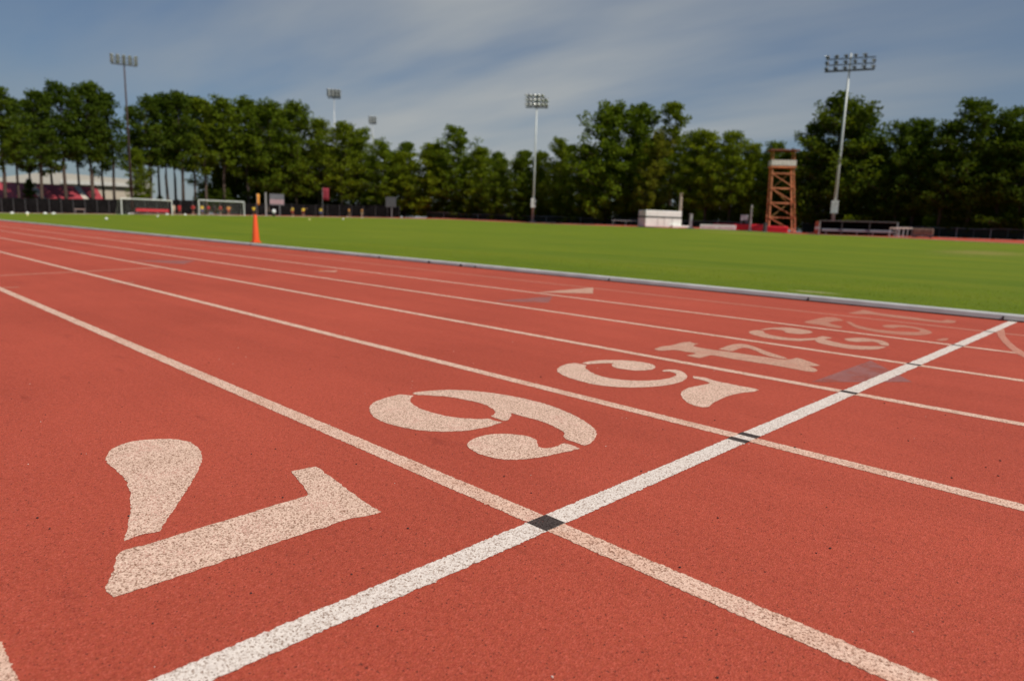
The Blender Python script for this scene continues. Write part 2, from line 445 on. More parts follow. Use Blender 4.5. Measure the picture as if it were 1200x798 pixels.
gb = MB()
for i in range(15000):
    x = 1.8-rnd.random()**1.5*20; y = SY-36.44+rnd.random()**1.3*4.5
    h_ = rnd.uniform(.010, .030)*(1.3 if rnd.random() < .06 else 1); a = rnd.uniform(0, 2*pi); w_ = rnd.uniform(.002, .004)
    lx, ly = rnd.gauss(0, .016), rnd.gauss(0, .016); z = terr(x, y)+.028
    gb.add([(x-w_*cos(a), y-w_*sin(a), z), (x+w_*cos(a), y+w_*sin(a), z), (x+lx, y+ly, z+h_)], [(0, 1, 2)])
go = gb.obj('grass_blades', mat('grass_blade', (.19, .25, .012), .7, var=.4, scale=3, trans=.5, spec=.1)); go['kind'] = 'stuff'
tag(go, 'short grass blades growing against the grey rail', 'grass')

# ---------------------------------------------------- painted markings, children of the track
LW = 1.22
def jitter_strip(p0, p1, w, step_fn, jit, z):
    """a painted stripe with slightly ragged edges"""
    p0, p1 = Vector(p0).to_2d(), Vector(p1).to_2d(); t = (p1-p0); ln = t.length; t.normalize(); nrm = Vector((-t.y, t.x))
    mb = MB(); s = 0; n = 0; pts = []
    while s < ln:
        pts.append(s); s += step_fn(p0+t*s)
    pts.append(ln)
    for s in pts:
        c = p0+t*s; j = jit(c)
        for sg in (-1, 1):
            q = c + nrm*sg*(w/2 + rnd.gauss(0, j)); mb.v.append((q.x, q.y, terr(q.x, q.y)+z))
    for i in range(len(pts)-1): mb.f.append((2*i, 2*i+2, 2*i+3, 2*i+1))
    return mb
def dcam(c): return hypot(c.x-CAM.x, c.y-CAM.y)
stepf = lambda c: .007 if dcam(c) < 4 else (.03 if dcam(c) < 8 else 1.0)
jitf = lambda c: .0016 if dcam(c) < 8 else .0
for n in range(0, 7):
    y = n*LW if n else -.013
    xa = -84
    mtl = M_LINEFAINT if n in (6,) else M_LINE
    jitter_strip((xa, y), (9, y), .07 if n < 6 else .06, stepf, jitf, .0012).obj('lane_line', mtl, track,
        'fainter worn lane line beside the kerb' if n == 6 else None)
jitter_strip((0, -1.1), (0, 8.5), .075, stepf, jitf, .0022).obj('finish_line', M_FIN, track, 'bright white finish line crossing every lane')
def flat(pts, z, name, m, label=None):
    mb = MB(); mb.v = [(x, y, terr(x, y)+z) for x, y in pts]; mb.f = [tuple(range(len(pts)))]
    return mb.obj(name, m, track, label)
def rect(x0, x1, y0, y1): return [(x0, y0), (x1, y0), (x1, y1), (x0, y1)]
flat(rect(-.037, .037, LW-.040, LW+.040), .0034, 'crossing_square', M_BLACK, 'black square where the finish line meets the lane line')
for yy in (2*LW-.05, 2*LW+.045):
    flat(rect(-.04, .04, yy-.021, yy+.021), .0034, 'crossing_bar', M_BLACK)
for n in (3, 4, 5, 6):
    flat(rect(-.042, .042, n*LW-.024, n*LW+.024), .0034, 'crossing_bar', M_BLACK)

def zoomed(pts, x0, y0, k): return [gpt(x0+x/k, y0+y/k) for x, y in pts]
def smooth_poly(pts, corner=55):
    """rounds a traced outline where it bends gently (Catmull-Rom), keeps sharp corners"""
    n = len(pts); P = [Vector(p) for p in pts]; sharp = []
    for i in range(n):
        a = (P[i]-P[i-1]).normalized(); b = (P[(i+1) % n]-P[i]).normalized()
        sharp.append(a.angle(b) > radians(corner))
    out = []
    for i in range(n):
        p0, p1, p2, p3 = P[i-1], P[i], P[(i+1) % n], P[(i+2) % n]
        m1 = (p2-p0)*.5 if not sharp[i] else (p2-p1)*.6
        m2 = (p3-p1)*.5 if not sharp[(i+1) % n] else (p2-p1)*.6
        L = (p2-p1).length; 
        if m1.length > L: m1 *= L/m1.length
        if m2.length > L: m2 *= L/m2.length
        st = max(2, min(14, int(L/.012)))
        for k in range(st):
            t = k/st; t2, t3 = t*t, t*t*t
            q = p1*(2*t3-3*t2+1) + m1*(t3-2*t2+t) + p2*(-2*t3+3*t2) + m2*(t3-t2)
            if dcam(q) < 7: q = q + Vector((rnd.gauss(0, .0016), rnd.gauss(0, .0016)))
            out.append((q.x, q.y))
    return out
def number(polys, z, m, label):
    mb = MB()
    for p in polys:
        q = smooth_poly(p); bm = bmesh.new()
        vs = [bm.verts.new((x, y, z)) for x, y in q]; f = bm.faces.new(vs)
        bmesh.ops.triangulate(bm, faces=[f], ngon_method='EAR_CLIP'); bm.normal_update()
        for f in bm.faces:
            if f.normal.z < 0: f.normal_flip()
        bm.verts.index_update()
        mb.add([v.co for v in bm.verts], [[v.index for v in f.verts] for f in bm.faces]); bm.free()
    return mb.obj('painted_number', m, track, label)

N7 = [[(135,165),(150,143),(185,124),(240,110),(310,104),(380,105),(430,116),(458,138),(470,165),(466,195),(445,235),(415,285),(380,340),(350,385),(325,425),(315,430),(270,437),(230,450),(197,462),(195,455),(207,415),(217,370),(219,320),(213,280),(200,245),(175,220),(145,195),(133,178)],
 [(783,217),(870,201),(880,205),(940,250),(1000,295),(1060,337),(1100,360),(1080,368),(1000,383),(930,402),(905,415),(880,420),(800,446),(690,483),(600,515),(500,548),(400,582),(300,615),(220,640),(157,660),(130,632),(133,620),(150,585),(165,550),(170,520),(182,500),(240,483),(300,468),(380,442),(470,415),(560,387),(650,360),(740,332),(810,312),(838,303),(842,295),(830,275),(805,245)]]
N6 = [[(250,150),(300,155),(290,163),(284,172),(290,185),(310,200),(340,213),(380,226),(430,238),(480,246),(530,250),(580,251),(605,249),(632,257),(665,265),(640,274),(600,285),(550,295),(480,302),(400,303),(330,298),(260,287),(200,272),(150,252),(122,228),(117,210),(122,195),(140,180),(165,170),(200,160),(235,151)],
 [(293,144),(340,137),(400,132),(460,131),(530,134),(600,141),(680,152),(760,168),(840,188),(910,213),(970,240),(1020,270),(1045,290),(1055,308),(1052,325),(1040,343),(1025,355),(1005,361),(985,355),(960,345),(935,337),(920,322),(925,312),(905,295),(870,278),(830,262),(790,250),(740,237),(705,227),(700,240),(692,256),(670,258),(645,250),(617,240),(637,228),(630,212),(605,197),(570,184),(530,175),(480,165),(430,158),(380,155),(340,152),(310,152)],
 [(520,355),(540,338),(575,323),(620,315),(680,313),(740,318),(785,327),(805,338),(812,355),(820,368),(840,372),(880,368),(905,358),(920,352),(950,358),(985,373),(960,380),(900,393),(850,404),(800,413),(740,419),(680,419),(620,410),(570,395),(535,375)]]
N5 = [[(210,182),(265,192),(270,195),(262,202),(270,212),(300,230),(340,245),(400,257),(460,263),(530,265),(600,262),(650,255),(680,245),(690,237),(680,228),(660,222),(630,222),(625,217),(650,213),(690,214),(720,224),(738,238),(740,250),(725,264),(690,277),(640,287),(570,294),(490,297),(400,294),(320,285),(250,270),(190,252),(150,235),(133,220),(135,208),(155,195),(180,187)],
 [(245,183),(280,175),(340,169),(420,169),(490,173),(550,182),(585,193),(592,202),(580,211),(550,216),(500,217),(450,212),(415,207),(395,200),(388,192),(396,185),(380,183),(330,184),(275,188)],
 [(770,244),(820,250),(870,265),(940,280),(1000,292),(1050,301),(1078,309),(1050,317),(1000,322),(940,335),(890,355),(855,375),(838,388),(810,390),(770,380),(735,362),(715,340),(712,325),(720,313),(745,300),(790,290),(840,280),(845,274),(820,265),(790,257),(770,252)]]
N4 = [[(40,110),(90,93),(150,85),(190,75),(235,64),(280,62),(300,70),(335,75),(315,80),(300,88),(330,98),(430,115),(550,130),(700,152),(800,166),(880,178),(920,183),(950,178),(995,168),(1030,178),(1080,195),(1150,220),(1110,224),(1075,222),(1090,230),(1130,250),(1110,263),(1080,262),(1020,252),(930,235),(820,215),(700,197),(560,175),(480,160),(420,150),(380,160),(345,170),(310,165),(255,153),(290,146),(320,142),(290,132),(250,128),(210,120),(160,115),(110,120),(65,120)],
 [(470,110),(520,92),(570,78),(620,74),(670,82),(730,102),(790,125),(850,145),(920,168),(935,178),(880,172),(820,160),(770,145),(720,122),(670,105),(640,100),(610,105),(570,120),(550,124)]]
N3 = [[(50,98),(75,85),(110,80),(150,85),(165,92),(180,105),(230,120),(300,133),(380,143),(460,146),(540,143),(580,140),(590,135),(625,127),(690,138),(700,143),(650,150),(670,160),(730,175),(800,190),(880,200),(960,205),(1050,205),(1110,208),(1120,213),(1060,228),(960,232),(860,228),(760,215),(670,197),(600,180),(575,168),(570,157),(520,160),(440,165),(350,160),(250,150),(160,135),(90,118)],
 [(140,76),(200,65),(280,60),(370,62),(460,73),(530,87),(545,100),(500,108),(440,110),(380,105),(330,97),(330,88),(290,78),(230,72),(175,79)],
 [(795,150),(840,143),(920,140),(1000,147),(1080,160),(1130,178),(1147,195),(1135,204),(1110,200),(1080,193),(1060,180),(1020,170),(960,170),(890,172),(830,165)]]
N2 = [[(75,135),(140,118),(190,108),(230,100),(290,103),(330,115),(350,123),(290,130),(250,140),(270,150),(340,168),(330,178),(270,172),(200,158),(140,150),(90,142)],
 [(365,130),(400,135),(440,155),(500,172),(580,188),(680,198),(780,203),(860,205),(890,200),(880,190),(840,180),(780,172),(740,172),(700,178),(640,172),(625,160),(680,155),(760,158),(840,168),(920,185),(970,205),(960,218),(900,228),(800,228),(700,220),(600,208),(500,190),(440,175),(400,155)],
 [(1000,262),(1050,250),(1090,250),(1080,262),(1040,268)]]
N1 = [[(380,72),(440,62),(490,50),(540,60),(600,72),(700,85),(850,103),(950,118),(1040,128),(1080,118),(1140,128),(1120,140),(1050,140),(960,132),(850,120),(700,102),(600,88),(540,80),(440,78)]]
for polys, (ox, oy, k), m, lab in (
    (N7, (80, 480, 3), M_NUM, 'large stencilled white 7 nearest the camera'),
    (N6, (400, 420, 1200/340), M_NUM, 'stencilled white 6 in three pieces'),
    (N5, (620, 380, 4), M_NUM, 'stencilled white 5 in three pieces'),
    (N4, (760, 390, 1200/210), M_NUMW, 'worn white 4 with flared serifs'),
    (N3, (870, 375, 1200/180), M_NUMW, 'worn white 3'),
    (N2, (930, 355, 6), M_NUMF, 'faded 2 near the kerb'),
    (N1, (930, 355, 6), M_NUMF, 'very faint 1 against the kerb')):
    number([zoomed(p, ox, oy, k) for p in polys], .0014, m, lab)

flat([(-.236, 3.76), (.15, 4.26), (-.238, 4.79)], .0008, 'painted_triangle', M_GREY, 'worn blue grey triangle at the finish line')
flat([(-4.52, 6.16), (-4.08, 6.72), (-4.60, 7.40)], .0016, 'painted_triangle', M_NUMW, 'pale triangle pointing along the lane')
flat([(-4.10, 5.0), (-3.70, 5.45), (-4.12, 5.99)], .0008, 'painted_triangle', M_GREY, 'worn blue grey triangle beside the pale one')
flat([(-11.72, 3.75), (-10.6, 4.2), (-11.5, 4.75)], .0008, 'painted_triangle', M_GREY, 'nearly vanished grey triangle far along the track')
flat([(-8.56, 5.38), (-8.25, 5.60), (-8.5, 5.80)], .0016, 'painted_triangle', M_NUMW, 'small white triangle far along the track')
flat([(-9.2, 1.40), (-9.12, 1.40), (-9.9, 3.6), (-10.0, 3.6)], .0007, 'cross_mark', M_LINEFAINT)
for q in (rect(-7.64, -7.57, 1.26, 1.40), rect(-7.75, -7.69, 2.30, 2.39), rect(-7.78, -7.72, 2.49, 2.57)):
    flat(q, .0018, 'tick_mark', M_NUMF)
al = [gpt(x, y) for x, y in ((1168, 388), (1169.6, 394), (1175, 401), (1181.7, 407.5), (1190, 414), (1200, 419))] + [(.62, 5.55), (.86, 5.1)]
ar = [gpt(x, y) for x, y in ((1177, 386.5), (1178, 394), (1184, 401), (1191.7, 407.5), (1200, 412.5))] + [(.57, 5.85), (.76, 5.45), (.97, 5.1)]
flat([gpt(1171, 384)] + al + ar[::-1] + [gpt(1175, 384)], .0017, 'curved_start_line', M_LINEFAINT, 'faded curved start line leaving the finish line by the kerb')

# crumbs of loose rubber and grit
crumb_m = mat('pale_grit', (.62, .5, .42), .8)
crumb_d = mat('dark_grit', (.035, .02, .018), .8)
for nm, mm, num in (('grit', crumb_m, 70), ('rubber_crumbs', crumb_d, 150)):
    mb = MB()
    for i in range(num):
        x = rnd.uniform(-3.2, 1.1); y = rnd.uniform(.1, 3.6)
        r = rnd.uniform(.0012, .0032) if nm == 'rubber_crumbs' else rnd.uniform(.0012, .0026)
        mb.ball((x, y, r*.6), (r*rnd.uniform(.8, 1.7), r, r*.7), 6, 4)
    o = mb.obj(nm, mm); o['kind'] = 'stuff'
    tag(o, 'loose pale grit scattered over the red track' if nm == 'grit' else 'dark rubber crumbs scattered over the red track', 'grit')

# ------------------------------------------------------------------ orange cone
cx, cy = gpt(300, 285.6)
Rc = hypot(cx-CAM.x, cy-CAM.y)
ch = htop(300, 251.8, Rc) - .03
cone = thing('traffic_cone', 'tall slim orange cone standing on the grass just behind the kerb', 'cone', (cx, cy, .03))
M_OR = mat('orange_plastic', (.86, .10, .022), .45, var=.06, spec=.4)
k = px_m(300, Rc)
MB().lathe((0, 0, 0), [(4.3*k, .02), (4.2*k, .05), (1.9*k, ch*.97), (1.6*k, ch), (.5*k, ch)], 20).obj('cone_body', M_OR, cone, smooth=True)
MB().rbox((0, 0, .015), (10*k, 10*k, .03), .008).obj('base', M_OR, cone)

# ------------------------------------------------------------------ balls and disc markers
M_WHITE = mat('white_plastic', (.78, .77, .72), .5, var=.08)
def ball_at(px, py, lab, cat='ball', col=None, R=None, r=.11):
    if R is None:
        R = 30
        for _ in range(60):
            p = at(px, R); e = (terr(p.x, p.y)-CAM.z)/R; t = elev_t(px, py)
            R = min(max(R + (t-e)*R*R*.5, 12), 105)
    p = at(px, R); p.z += .02+r
    o = MB().ball((0, 0, 0), r, 14, 10).obj('ball', col or M_WHITE, smooth=True); o.location = p
    tag(o, lab, cat, 'balls on the grass'); return o
M_YW = mat('yellow_ball', (.75, .66, .25), .5, var=.1)
ball_at(124, 258.5, 'white ball alone on the open grass left of the tall orange cone')
ball_at(31.5, 253.8, 'pale yellow ball on the grass at far left near the white markers', col=M_YW)
ball_at(184.5, 255, 'white ball on the grass in front of the left soccer goal')
ball_at(362.5, 256, 'small white ball on the grass between the right goal and the grey board', col=M_YW, R=84)
ball_at(402, 258.2, 'white ball on the grass in front of the orange shirted players')
disc = None
for px, lab, w in ((13.5, 'white disc marker farthest left along the field edge', .5), (31.5, 'second white disc marker from the left along the field edge', .5),
                (52.5, 'white disc marker in front of the second bare trunk', .55), (62.5, 'wide low white disc marker beside the bare trunk', .62),
                (151, 'white disc marker just inside the left post of the left goal', .5), (195.5, 'white disc marker beside the right post of the left goal', .5),
                (217, 'white disc marker between the two goals', .5)):
    p = at(px, edge(px)-1.5); p.z += .02
    if disc is None:
        disc = MB().lathe((0, 0, 0), [(.30, 0), (.30, .03), (.26, .10), (.12, .34), (.07, .36)], 14).obj('disc_marker', M_WHITE, smooth=True); d = disc
    else:
        d = disc.copy(); COL.objects.link(d)
    d.location = p; d.scale = (w/.62, w/.62, .62); tag(d, lab, 'marker', 'white disc markers along the field edge')

# ------------------------------------------------------------------ soccer goals
M_GOAL = mat('white_goal_paint', (.80, .79, .74), .4, var=.06)
M_NET = mat('net_cord', (.5, .5, .46), .8)
def goal(x0, x1, ytop, lab, R0, R1):
    p0, p1 = at(x0, R0), at(x1, R1); base = min(p0.z, p1.z)+.02
    d = (p1-p0); d.z = 0; w = d.length; rz = atan2(d.y, d.x)
    h = htop((x0+x1)/2, ytop, (R0+R1)/2) - base
    g = thing('soccer_goal', lab, 'goal', (p0.x, p0.y, base), rz, 'white soccer goals')
    r = .075
    for x in (0, w): MB().tube([(x, 0, 0), (x, 0, h+r)], r, 10).obj('post', M_GOAL, g)
    MB().tube([(r, 0, h), (w-r, 0, h)], r, 10).obj('crossbar', M_GOAL, g)
    for x in (.05, w-.05):
        MB().tube([(x, .08, h-.05), (x, .9, h-.1), (x, 1.9, .04), (x, .08, .04)], .035, 6).obj('side_frame', M_GOAL, g)
    MB().tube([(.05, 1.9, .1), (w-.05, 1.9, .1)], .035, 6).obj('ground_bar', M_GOAL, g)
    nb = MB(); 
    for i in range(int(w/.3)+1):
        x = .05+i*(w-.1)/int(w/.3); nb.tube([(x, .1, h-.06), (x, .88, h-.14), (x, 1.86, .12)], .006, 3, False)
    for j in range(9):
        t = j/8; nb.tube([(.05, .88+.98*t, h-.14-(h-.26)*t), (w-.05, .88+.98*t, h-.14-(h-.26)*t)], .006, 3, False)
    nb.obj('net', M_NET, g)
goal(142.7, 201.8, 234, 'white soccer goal in front of the red bench, left of the two', edge(142)-4, edge(201)-4)
goal(233.5, 286.3, 235.8, 'white soccer goal with players standing behind it, right of the two', edge(233)-4, edge(286)-4)

# ------------------------------------------------------------------ people
SKINS = [mat('skin_tan', (.50, .29, .19), .55, var=.05), mat('skin_brown', (.22, .115, .07), .55, var=.05), mat('skin_fair', (.62, .40, .30), .55, var=.05)]
M_HAIR = mat('dark_hair', (.025, .018, .014), .6)
def skin_mesh(verts, edges, radii, sub=1, name='m'):
    me = bpy.data.meshes.new('tmp'); me.from_pydata(verts, edges, [])
    o = bpy.data.objects.new('tmp', me); COL.objects.link(o)
    md = o.modifiers.new('s', 'SKIN')
    for i, r in enumerate(radii):
        rr = r if isinstance(r, tuple) else (r, r)
        me.skin_vertices[0].data[i].radius = rr
    me.skin_vertices[0].data[0].use_root = True
    s2 = o.modifiers.new('b', 'SUBSURF'); s2.levels = sub; s2.render_levels = sub
    dg = bpy.context.evaluated_depsgraph_get(); dg.update()
    out = bpy.data.meshes.new_from_object(o.evaluated_get(dg)); out.name = name
    bpy.data.objects.remove(o); bpy.data.meshes.remove(me)
    return out
def person(loc, rz, shirt, shorts, sk, lab, pose='stand', shoe=None, long=False, seed=0):
    q = random.Random(seed)
    st = {'stand': .09, 'stride': .26, 'wide': .17}.get(pose, .1)
    fr = {'stride': .24}.get(pose, .03)
    J = {}
    J['pel'] = (0, 0, .95); J['waist'] = (0, .0, 1.10); J['chest'] = (0, -.01, 1.30); J['neck'] = (0, 0, 1.48); J['head'] = (0, -.02, 1.60); J['crown'] = (0, -.01, 1.72)
    for s, n in ((-1, 'l'), (1, 'r')):
        J['hip'+n] = (s*.095, 0, .90); J['knee'+n] = (s*(.10+st*.25), -fr*s*.55-.02, .50)
        J['ank'+n] = (s*(.10+st*.4), -fr*s*(.9 if s > 0 else 1.1)+.02, .085 if not (pose == 'stride' and s < 0) else .12)
        J['toe'+n] = (J['ank'+n][0]+s*.03, J['ank'+n][1]-.15, .04)
        J['sho'+n] = (s*.185, 0, 1.42)
        if pose == 'hips':
            J['elb'+n] = (s*.40, .05, 1.18); J['wri'+n] = (s*.20, -.06, 1.02)
        elif pose == 'point' and s > 0:
            J['elb'+n] = (s*.42, -.10, 1.40); J['wri'+n] = (s*.63, -.2, 1.46)
        elif pose == 'bend':
            J['elb'+n] = (s*.25, -.08, 1.14); J['wri'+n] = (s*.19, -.26, 1.02)
        else:
            sw = fr*s*.6
            J['elb'+n] = (s*.25, .03+sw*.5, 1.14); J['wri'+n] = (s*.27, -.04+sw, .90)
        J['palm'+n] = tuple(Vector(J['wri'+n]) + (Vector(J['wri'+n])-Vector(J['elb'+n])).normalized()*.075)
    RAD = {'pel': (.145, .10), 'waist': (.13, .095), 'chest': (.16, .11), 'neck': .055, 'head': (.078, .095), 'crown': (.06, .07)}
    for n in 'lr':
        RAD.update({'hip'+n: .085, 'knee'+n: .058, 'ank'+n: .042, 'toe'+n: .036, 'sho'+n: .062, 'elb'+n: .044, 'wri'+n: .03, 'palm'+n: (.022, .04)})
    E = [('pel', 'waist'), ('waist', 'chest'), ('chest', 'neck'), ('neck', 'head'), ('head', 'crown')]
    for n in 'lr':
        E += [('pel', 'hip'+n), ('hip'+n, 'knee'+n), ('knee'+n, 'ank'+n), ('ank'+n, 'toe'+n), ('chest', 'sho'+n), ('sho'+n, 'elb'+n), ('elb'+n, 'wri'+n), ('wri'+n, 'palm'+n)]
    def grow(names, edges, scale=1., add=0, over=None, name='m'):
        idx = {n: i for i, n in enumerate(names)}
        rr = []
        for n in names:
            r = RAD[n]; r = r if isinstance(r, tuple) else (r, r)
            if over and n in over: r = over[n]
            rr.append((r[0]*scale+add, r[1]*scale+add))
        return skin_mesh([J[n] for n in names], [(idx[a], idx[b]) for a, b in edges], rr, 1, name)
    names = list(J)
    body = grow(names, E, name='person')
    bm = bmesh.new(); bm.from_mesh(body)
    ex = MB()
    for n, s in (('l', -1), ('r', 1)):          # fingers rooted in the palm, nose, ears
        pw, pp = Vector(J['wri'+n]), Vector(J['palm'+n]); d = (pp-pw).normalized(); side = Vector((0, 1, 0)) if abs(d.y) < .8 else Vector((1, 0, 0))
        side = (side - d*side.dot(d)).normalized()
        for i, ln in enumerate((.065, .075, .07, .055)):
            b = pp + side*(.028-.019*i); cu = d*ln*.6
            ex.tube([b-d*.02, b+cu, b+cu+(d*.6+Vector((-s*.5, 0, 0))).normalized()*ln*.4], [.0095, .0085, .006], 6)
        b = pw + d*.02 - side*.03
        ex.tube([b, b-side*.03+d*.03, b-side*.035+d*.06], [.011, .0095, .007], 6)
        ex.ball((s*.079, .0, 1.61), (.012, .022, .034), 6, 4)
    ex.tube([(0, -.105, 1.645), (0, -.128, 1.605), (0, -.108, 1.595)], [.008, .015, .012], 6)
    for s in (-1, 1): ex.ball((s*.032, -.102, 1.64), (.013, .008, .008), 6, 4)
    ex.ball((0, -.104, 1.562), (.026, .008, .008), 6, 4)
    me2 = ex.mesh('t'); bm.from_mesh(me2); bm.to_mesh(body); bm.free(); bpy.data.meshes.remove(me2)
    for p in body.polygons: p.use_smooth = True
    body.materials.clear(); body.materials.append(sk)
    root = thing('person', lab, 'person', loc, rz, 'people along the far side of the field')
    def part(me, nm, m):
        me.materials.clear(); me.materials.append(m)
        for p in me.polygons: p.use_smooth = True
        o = bpy.data.objects.new(nm, me); COL.objects.link(o); o.parent = root
    o = bpy.data.objects.new('body', body); COL.objects.link(o); o.parent = root
    sv = ['waist', 'pel', 'chest', 'shol', 'shor', 'sll', 'slr']
    for n in 'lr':
        J['sl'+n] = tuple(Vector(J['sho'+n]).lerp(Vector(J['elb'+n]), .72)); RAD['sl'+n] = .068
    J['nk'] = (0, 0, 1.44); RAD['nk'] = .07
    part(grow(['waist', 'pel', 'chest', 'nk', 'shol', 'shor', 'sll', 'slr'], [('waist', 'pel'), ('waist', 'chest'), ('chest', 'nk'), ('chest', 'shol'), ('chest', 'shor'), ('shol', 'sll'), ('shor', 'slr')], 1.0, .032, name='shirt'), 'shirt', shirt)
    for n in 'lr':
        J['sh'+n] = tuple(Vector(J['hip'+n]).lerp(Vector(J['knee'+n]), .8)) if not long else tuple(Vector(J['ank'+n])+Vector((0, 0, .03)))
        RAD['sh'+n] = .085 if not long else .058; J['kn'+n] = J['knee'+n]; RAD['kn'+n] = .068
    nm_ = ['pel', 'hipl', 'hipr'] + (['knl', 'knr'] if long else []) + ['shl', 'shr']
    ed_ = [('pel', 'hipl'), ('pel', 'hipr')] + ([('hipl', 'knl'), ('knl', 'shl'), ('hipr', 'knr'), ('knr', 'shr')] if long else [('hipl', 'shl'), ('hipr', 'shr')])
    part(grow(nm_, ed_, 1.0, .02, name='shorts'), 'trousers' if long else 'shorts', shorts)
    MB().ball((0, .012, 1.665), (.092, .108, .098), 12, 8).obj('hair', M_HAIR, root, smooth=True)
    for n in 'lr':
        a, t = Vector(J['ank'+n]), Vector(J['toe'+n])
        MB().tube([a+Vector((0, .055, -.04)), a+Vector((0, 0, -.02)), t+Vector((0, .03, 0)), t+Vector((0, -.04, -.005))], [.036, .05, .046, .03], 8).obj('shoe', shoe or M_WHITE, root, smooth=True)
    return root
def cloth(n, c): return mat(n, c, .85, var=.1, scale=14)
C_Y, C_R, C_O, C_B = cloth('yellow_cloth', (.80, .52, .04)), cloth('red_cloth', (.50, .03, .03)), cloth('orange_cloth', (.80, .33, .06)), cloth('blue_cloth', (.05, .10, .36))
C_K, C_W, C_M, C_T = cloth('black_cloth', (.012, .012, .014)), cloth('white_cloth', (.8, .79, .78)), cloth('maroon_cloth', (.23, .02, .035)), cloth('tan_cloth', (.62, .47, .35))
people = [
 (203.5, -2, C_T, C_T, 2, 'stand', False, 'person in pale tan clothes beside the right post of the left goal'),
 (210.5, 4, C_R, C_R, 1, 'wide', False, 'person in red just right of the left goal'),
 (226.5, 4, C_R, C_K, 0, 'hips', False, 'person in red shirt just left of the right goal'),
 (237, -1, C_Y, C_B, 0, 'stand', False, 'person in yellow shirt and blue shorts inside the right goal'),
 (244.5, 4, C_R, C_K, 1, 'stand', False, 'person in red shirt second from the left inside the right goal'),
 (251, 2, C_K, C_K, 1, 'wide', False, 'person in black with white shoes behind the middle of the right goal'),
 (258.5, -.5, C_R, C_K, 0, 'stride', False, 'person in red shirt and black shorts behind the right goal net'),
 (268, 0, C_O, C_R, 0, 'hips', False, 'person in orange shirt and red shorts near the right post of the right goal'),
 (297.5, 1, C_Y, C_K, 1, 'stand', False, 'person in yellow shirt directly above the tall orange cone'),
 (315, 0, C_K, C_K, 0, 'wide', True, 'person in black with white shoes under the white panel sign'),
 (343, -1.5, C_Y, C_R, 0, 'bend', False, 'person in yellow shirt and red shorts right of the white panel sign'),
 (355.5, .5, C_Y, C_M, 0, 'point', False, 'person in yellow shirt with one arm held out'),
 (376, -.5, C_Y, C_B, 1, 'stand', False, 'person in yellow shirt standing under the maroon flag'),
 (409, -1, C_O, C_K, 0, 'stride', False, 'person in orange shirt seen side on, left of the last two'),
 (424, .5, C_O, C_T, 2, 'stand', False, 'person in orange shirt farthest right along the field edge'),
]
for i, (px, dr, sh, so_, sk, pose, lg, lab) in enumerate(people):
    R = edge(px)+dr; p = at(px, R); p.z += .02
    yaw = azim(px) - pi/2 + rnd.uniform(-.7, .7) + (pi/2 if px in (409, 424) else 0)
    person(p, yaw, sh, so_, SKINS[sk], lab, pose, M_WHITE, lg, i)
# white kit bag by the person in black
p = at(321, edge(321)+.2); p.z += .02
kb = thing('kit_bag', 'round white kit bag beside the person in black trousers', 'bag', p, face(321))
MB().ball((0, 0, .85), (.34, .3, .42), 12, 9).obj('sack', C_W, kb, smooth=True)
MB().lathe((0, 0, 0), [(.24, 0), (.26, .05), (.22, .5), (.12, .52)], 12).obj('stand', C_K, kb)

# ------------------------------------------------------------------ flags, signs, boards
M_POLE = mat('grey_steel', (.40, .41, .41), .45, metal=.5, var=.12, scale=2)
M_LAMPBACK = mat('lamp_housing', (.10, .105, .105), .5, metal=.3)
M_DPOLE = mat('rusty_steel', (.055, .036, .032), .7, metal=.2, var=.35, scale=.6)
def flag(px, y0, y1, wpx, m, name, lab, dr):
    R = edge(px)+dr; p = at(px, R); k = px_m(px, R); h0, h1 = htop(px, y1, R)-p.z, htop(px, y0, R)-p.z
    t = thing(name, lab, 'banner' if 'banner' in name else 'flag', p, azim(px)-pi/2)
    MB().tube([(-wpx*k/2, 0, 0), (-wpx*k/2, 0, h1+.1)], .03, 8).obj('flagpole', M_POLE, t)
    mb = MB(); n = 8
    for j in range(5):
        for i in range(n+1):
            u = i/n; mb.v.append((-wpx*k/2+.03+u*wpx*k, .09*sin(u*7+j*.4)*u, h0+(h1-h0)*j/4-.04*u*(1-j/4)))
    for j in range(4):
        for i in range(n): mb.f.append((j*(n+1)+i, j*(n+1)+i+1, (j+1)*(n+1)+i+1, (j+1)*(n+1)+i))
    o = mb.obj('cloth', m, t, smooth=True)
    sd_ = o.modifiers.new('t', 'SOLIDIFY'); sd_.thickness = .008
flag(382, 220.5, 235, 7, C_M, 'flag', 'maroon flag hanging in front of the trees', 3)
flag(303, 227.5, 240.5, 2.8, C_O, 'banner', 'narrow tall orange yellow banner just right of the tall cone', 3)
R = edge(321)+3; p = at(312, R); k = px_m(321, R)
sg = thing('panel_sign', 'white and grey panel sign with a white side post, in front of the trees', 'sign', p, azim(321)-pi/2)
zb, zt = htop(321, 240.5, R)-p.z, htop(321, 227.5, R)-p.z
MB().box((0, 0, zt/2+.1), (1.6*k, .15, zt+.2)).obj('post', mat('dull_white_post', (.34, .33, .31), .6), sg)
MB().rbox((12*k, 0, (zb+zt)/2), (16*k, .08, zt-zb), .02).obj('panel', mat('pale_grey_panel', (.16, .155, .17), .5, var=.2, scale=2), sg)
MB().box((15*k, 0, zb/2), (.1, .1, zb-.02)).obj('post', M_POLE, sg)
MB().box((12*k, -.05, zb+(zt-zb)*.3), (15*k, .012, (zt-zb)*.4)).obj('lower_panel', mat('pinkish_panel', (.42, .27, .28), .6), sg)
R = edge(457)+4; p = at(459, R); k = px_m(457, R); zb, zt = htop(457, 243, R)-p.z, htop(457, 231, R)-p.z
bb = thing('backboard', 'square grey board on a pole at the edge of the trees', 'board', p, azim(457)-pi/2)
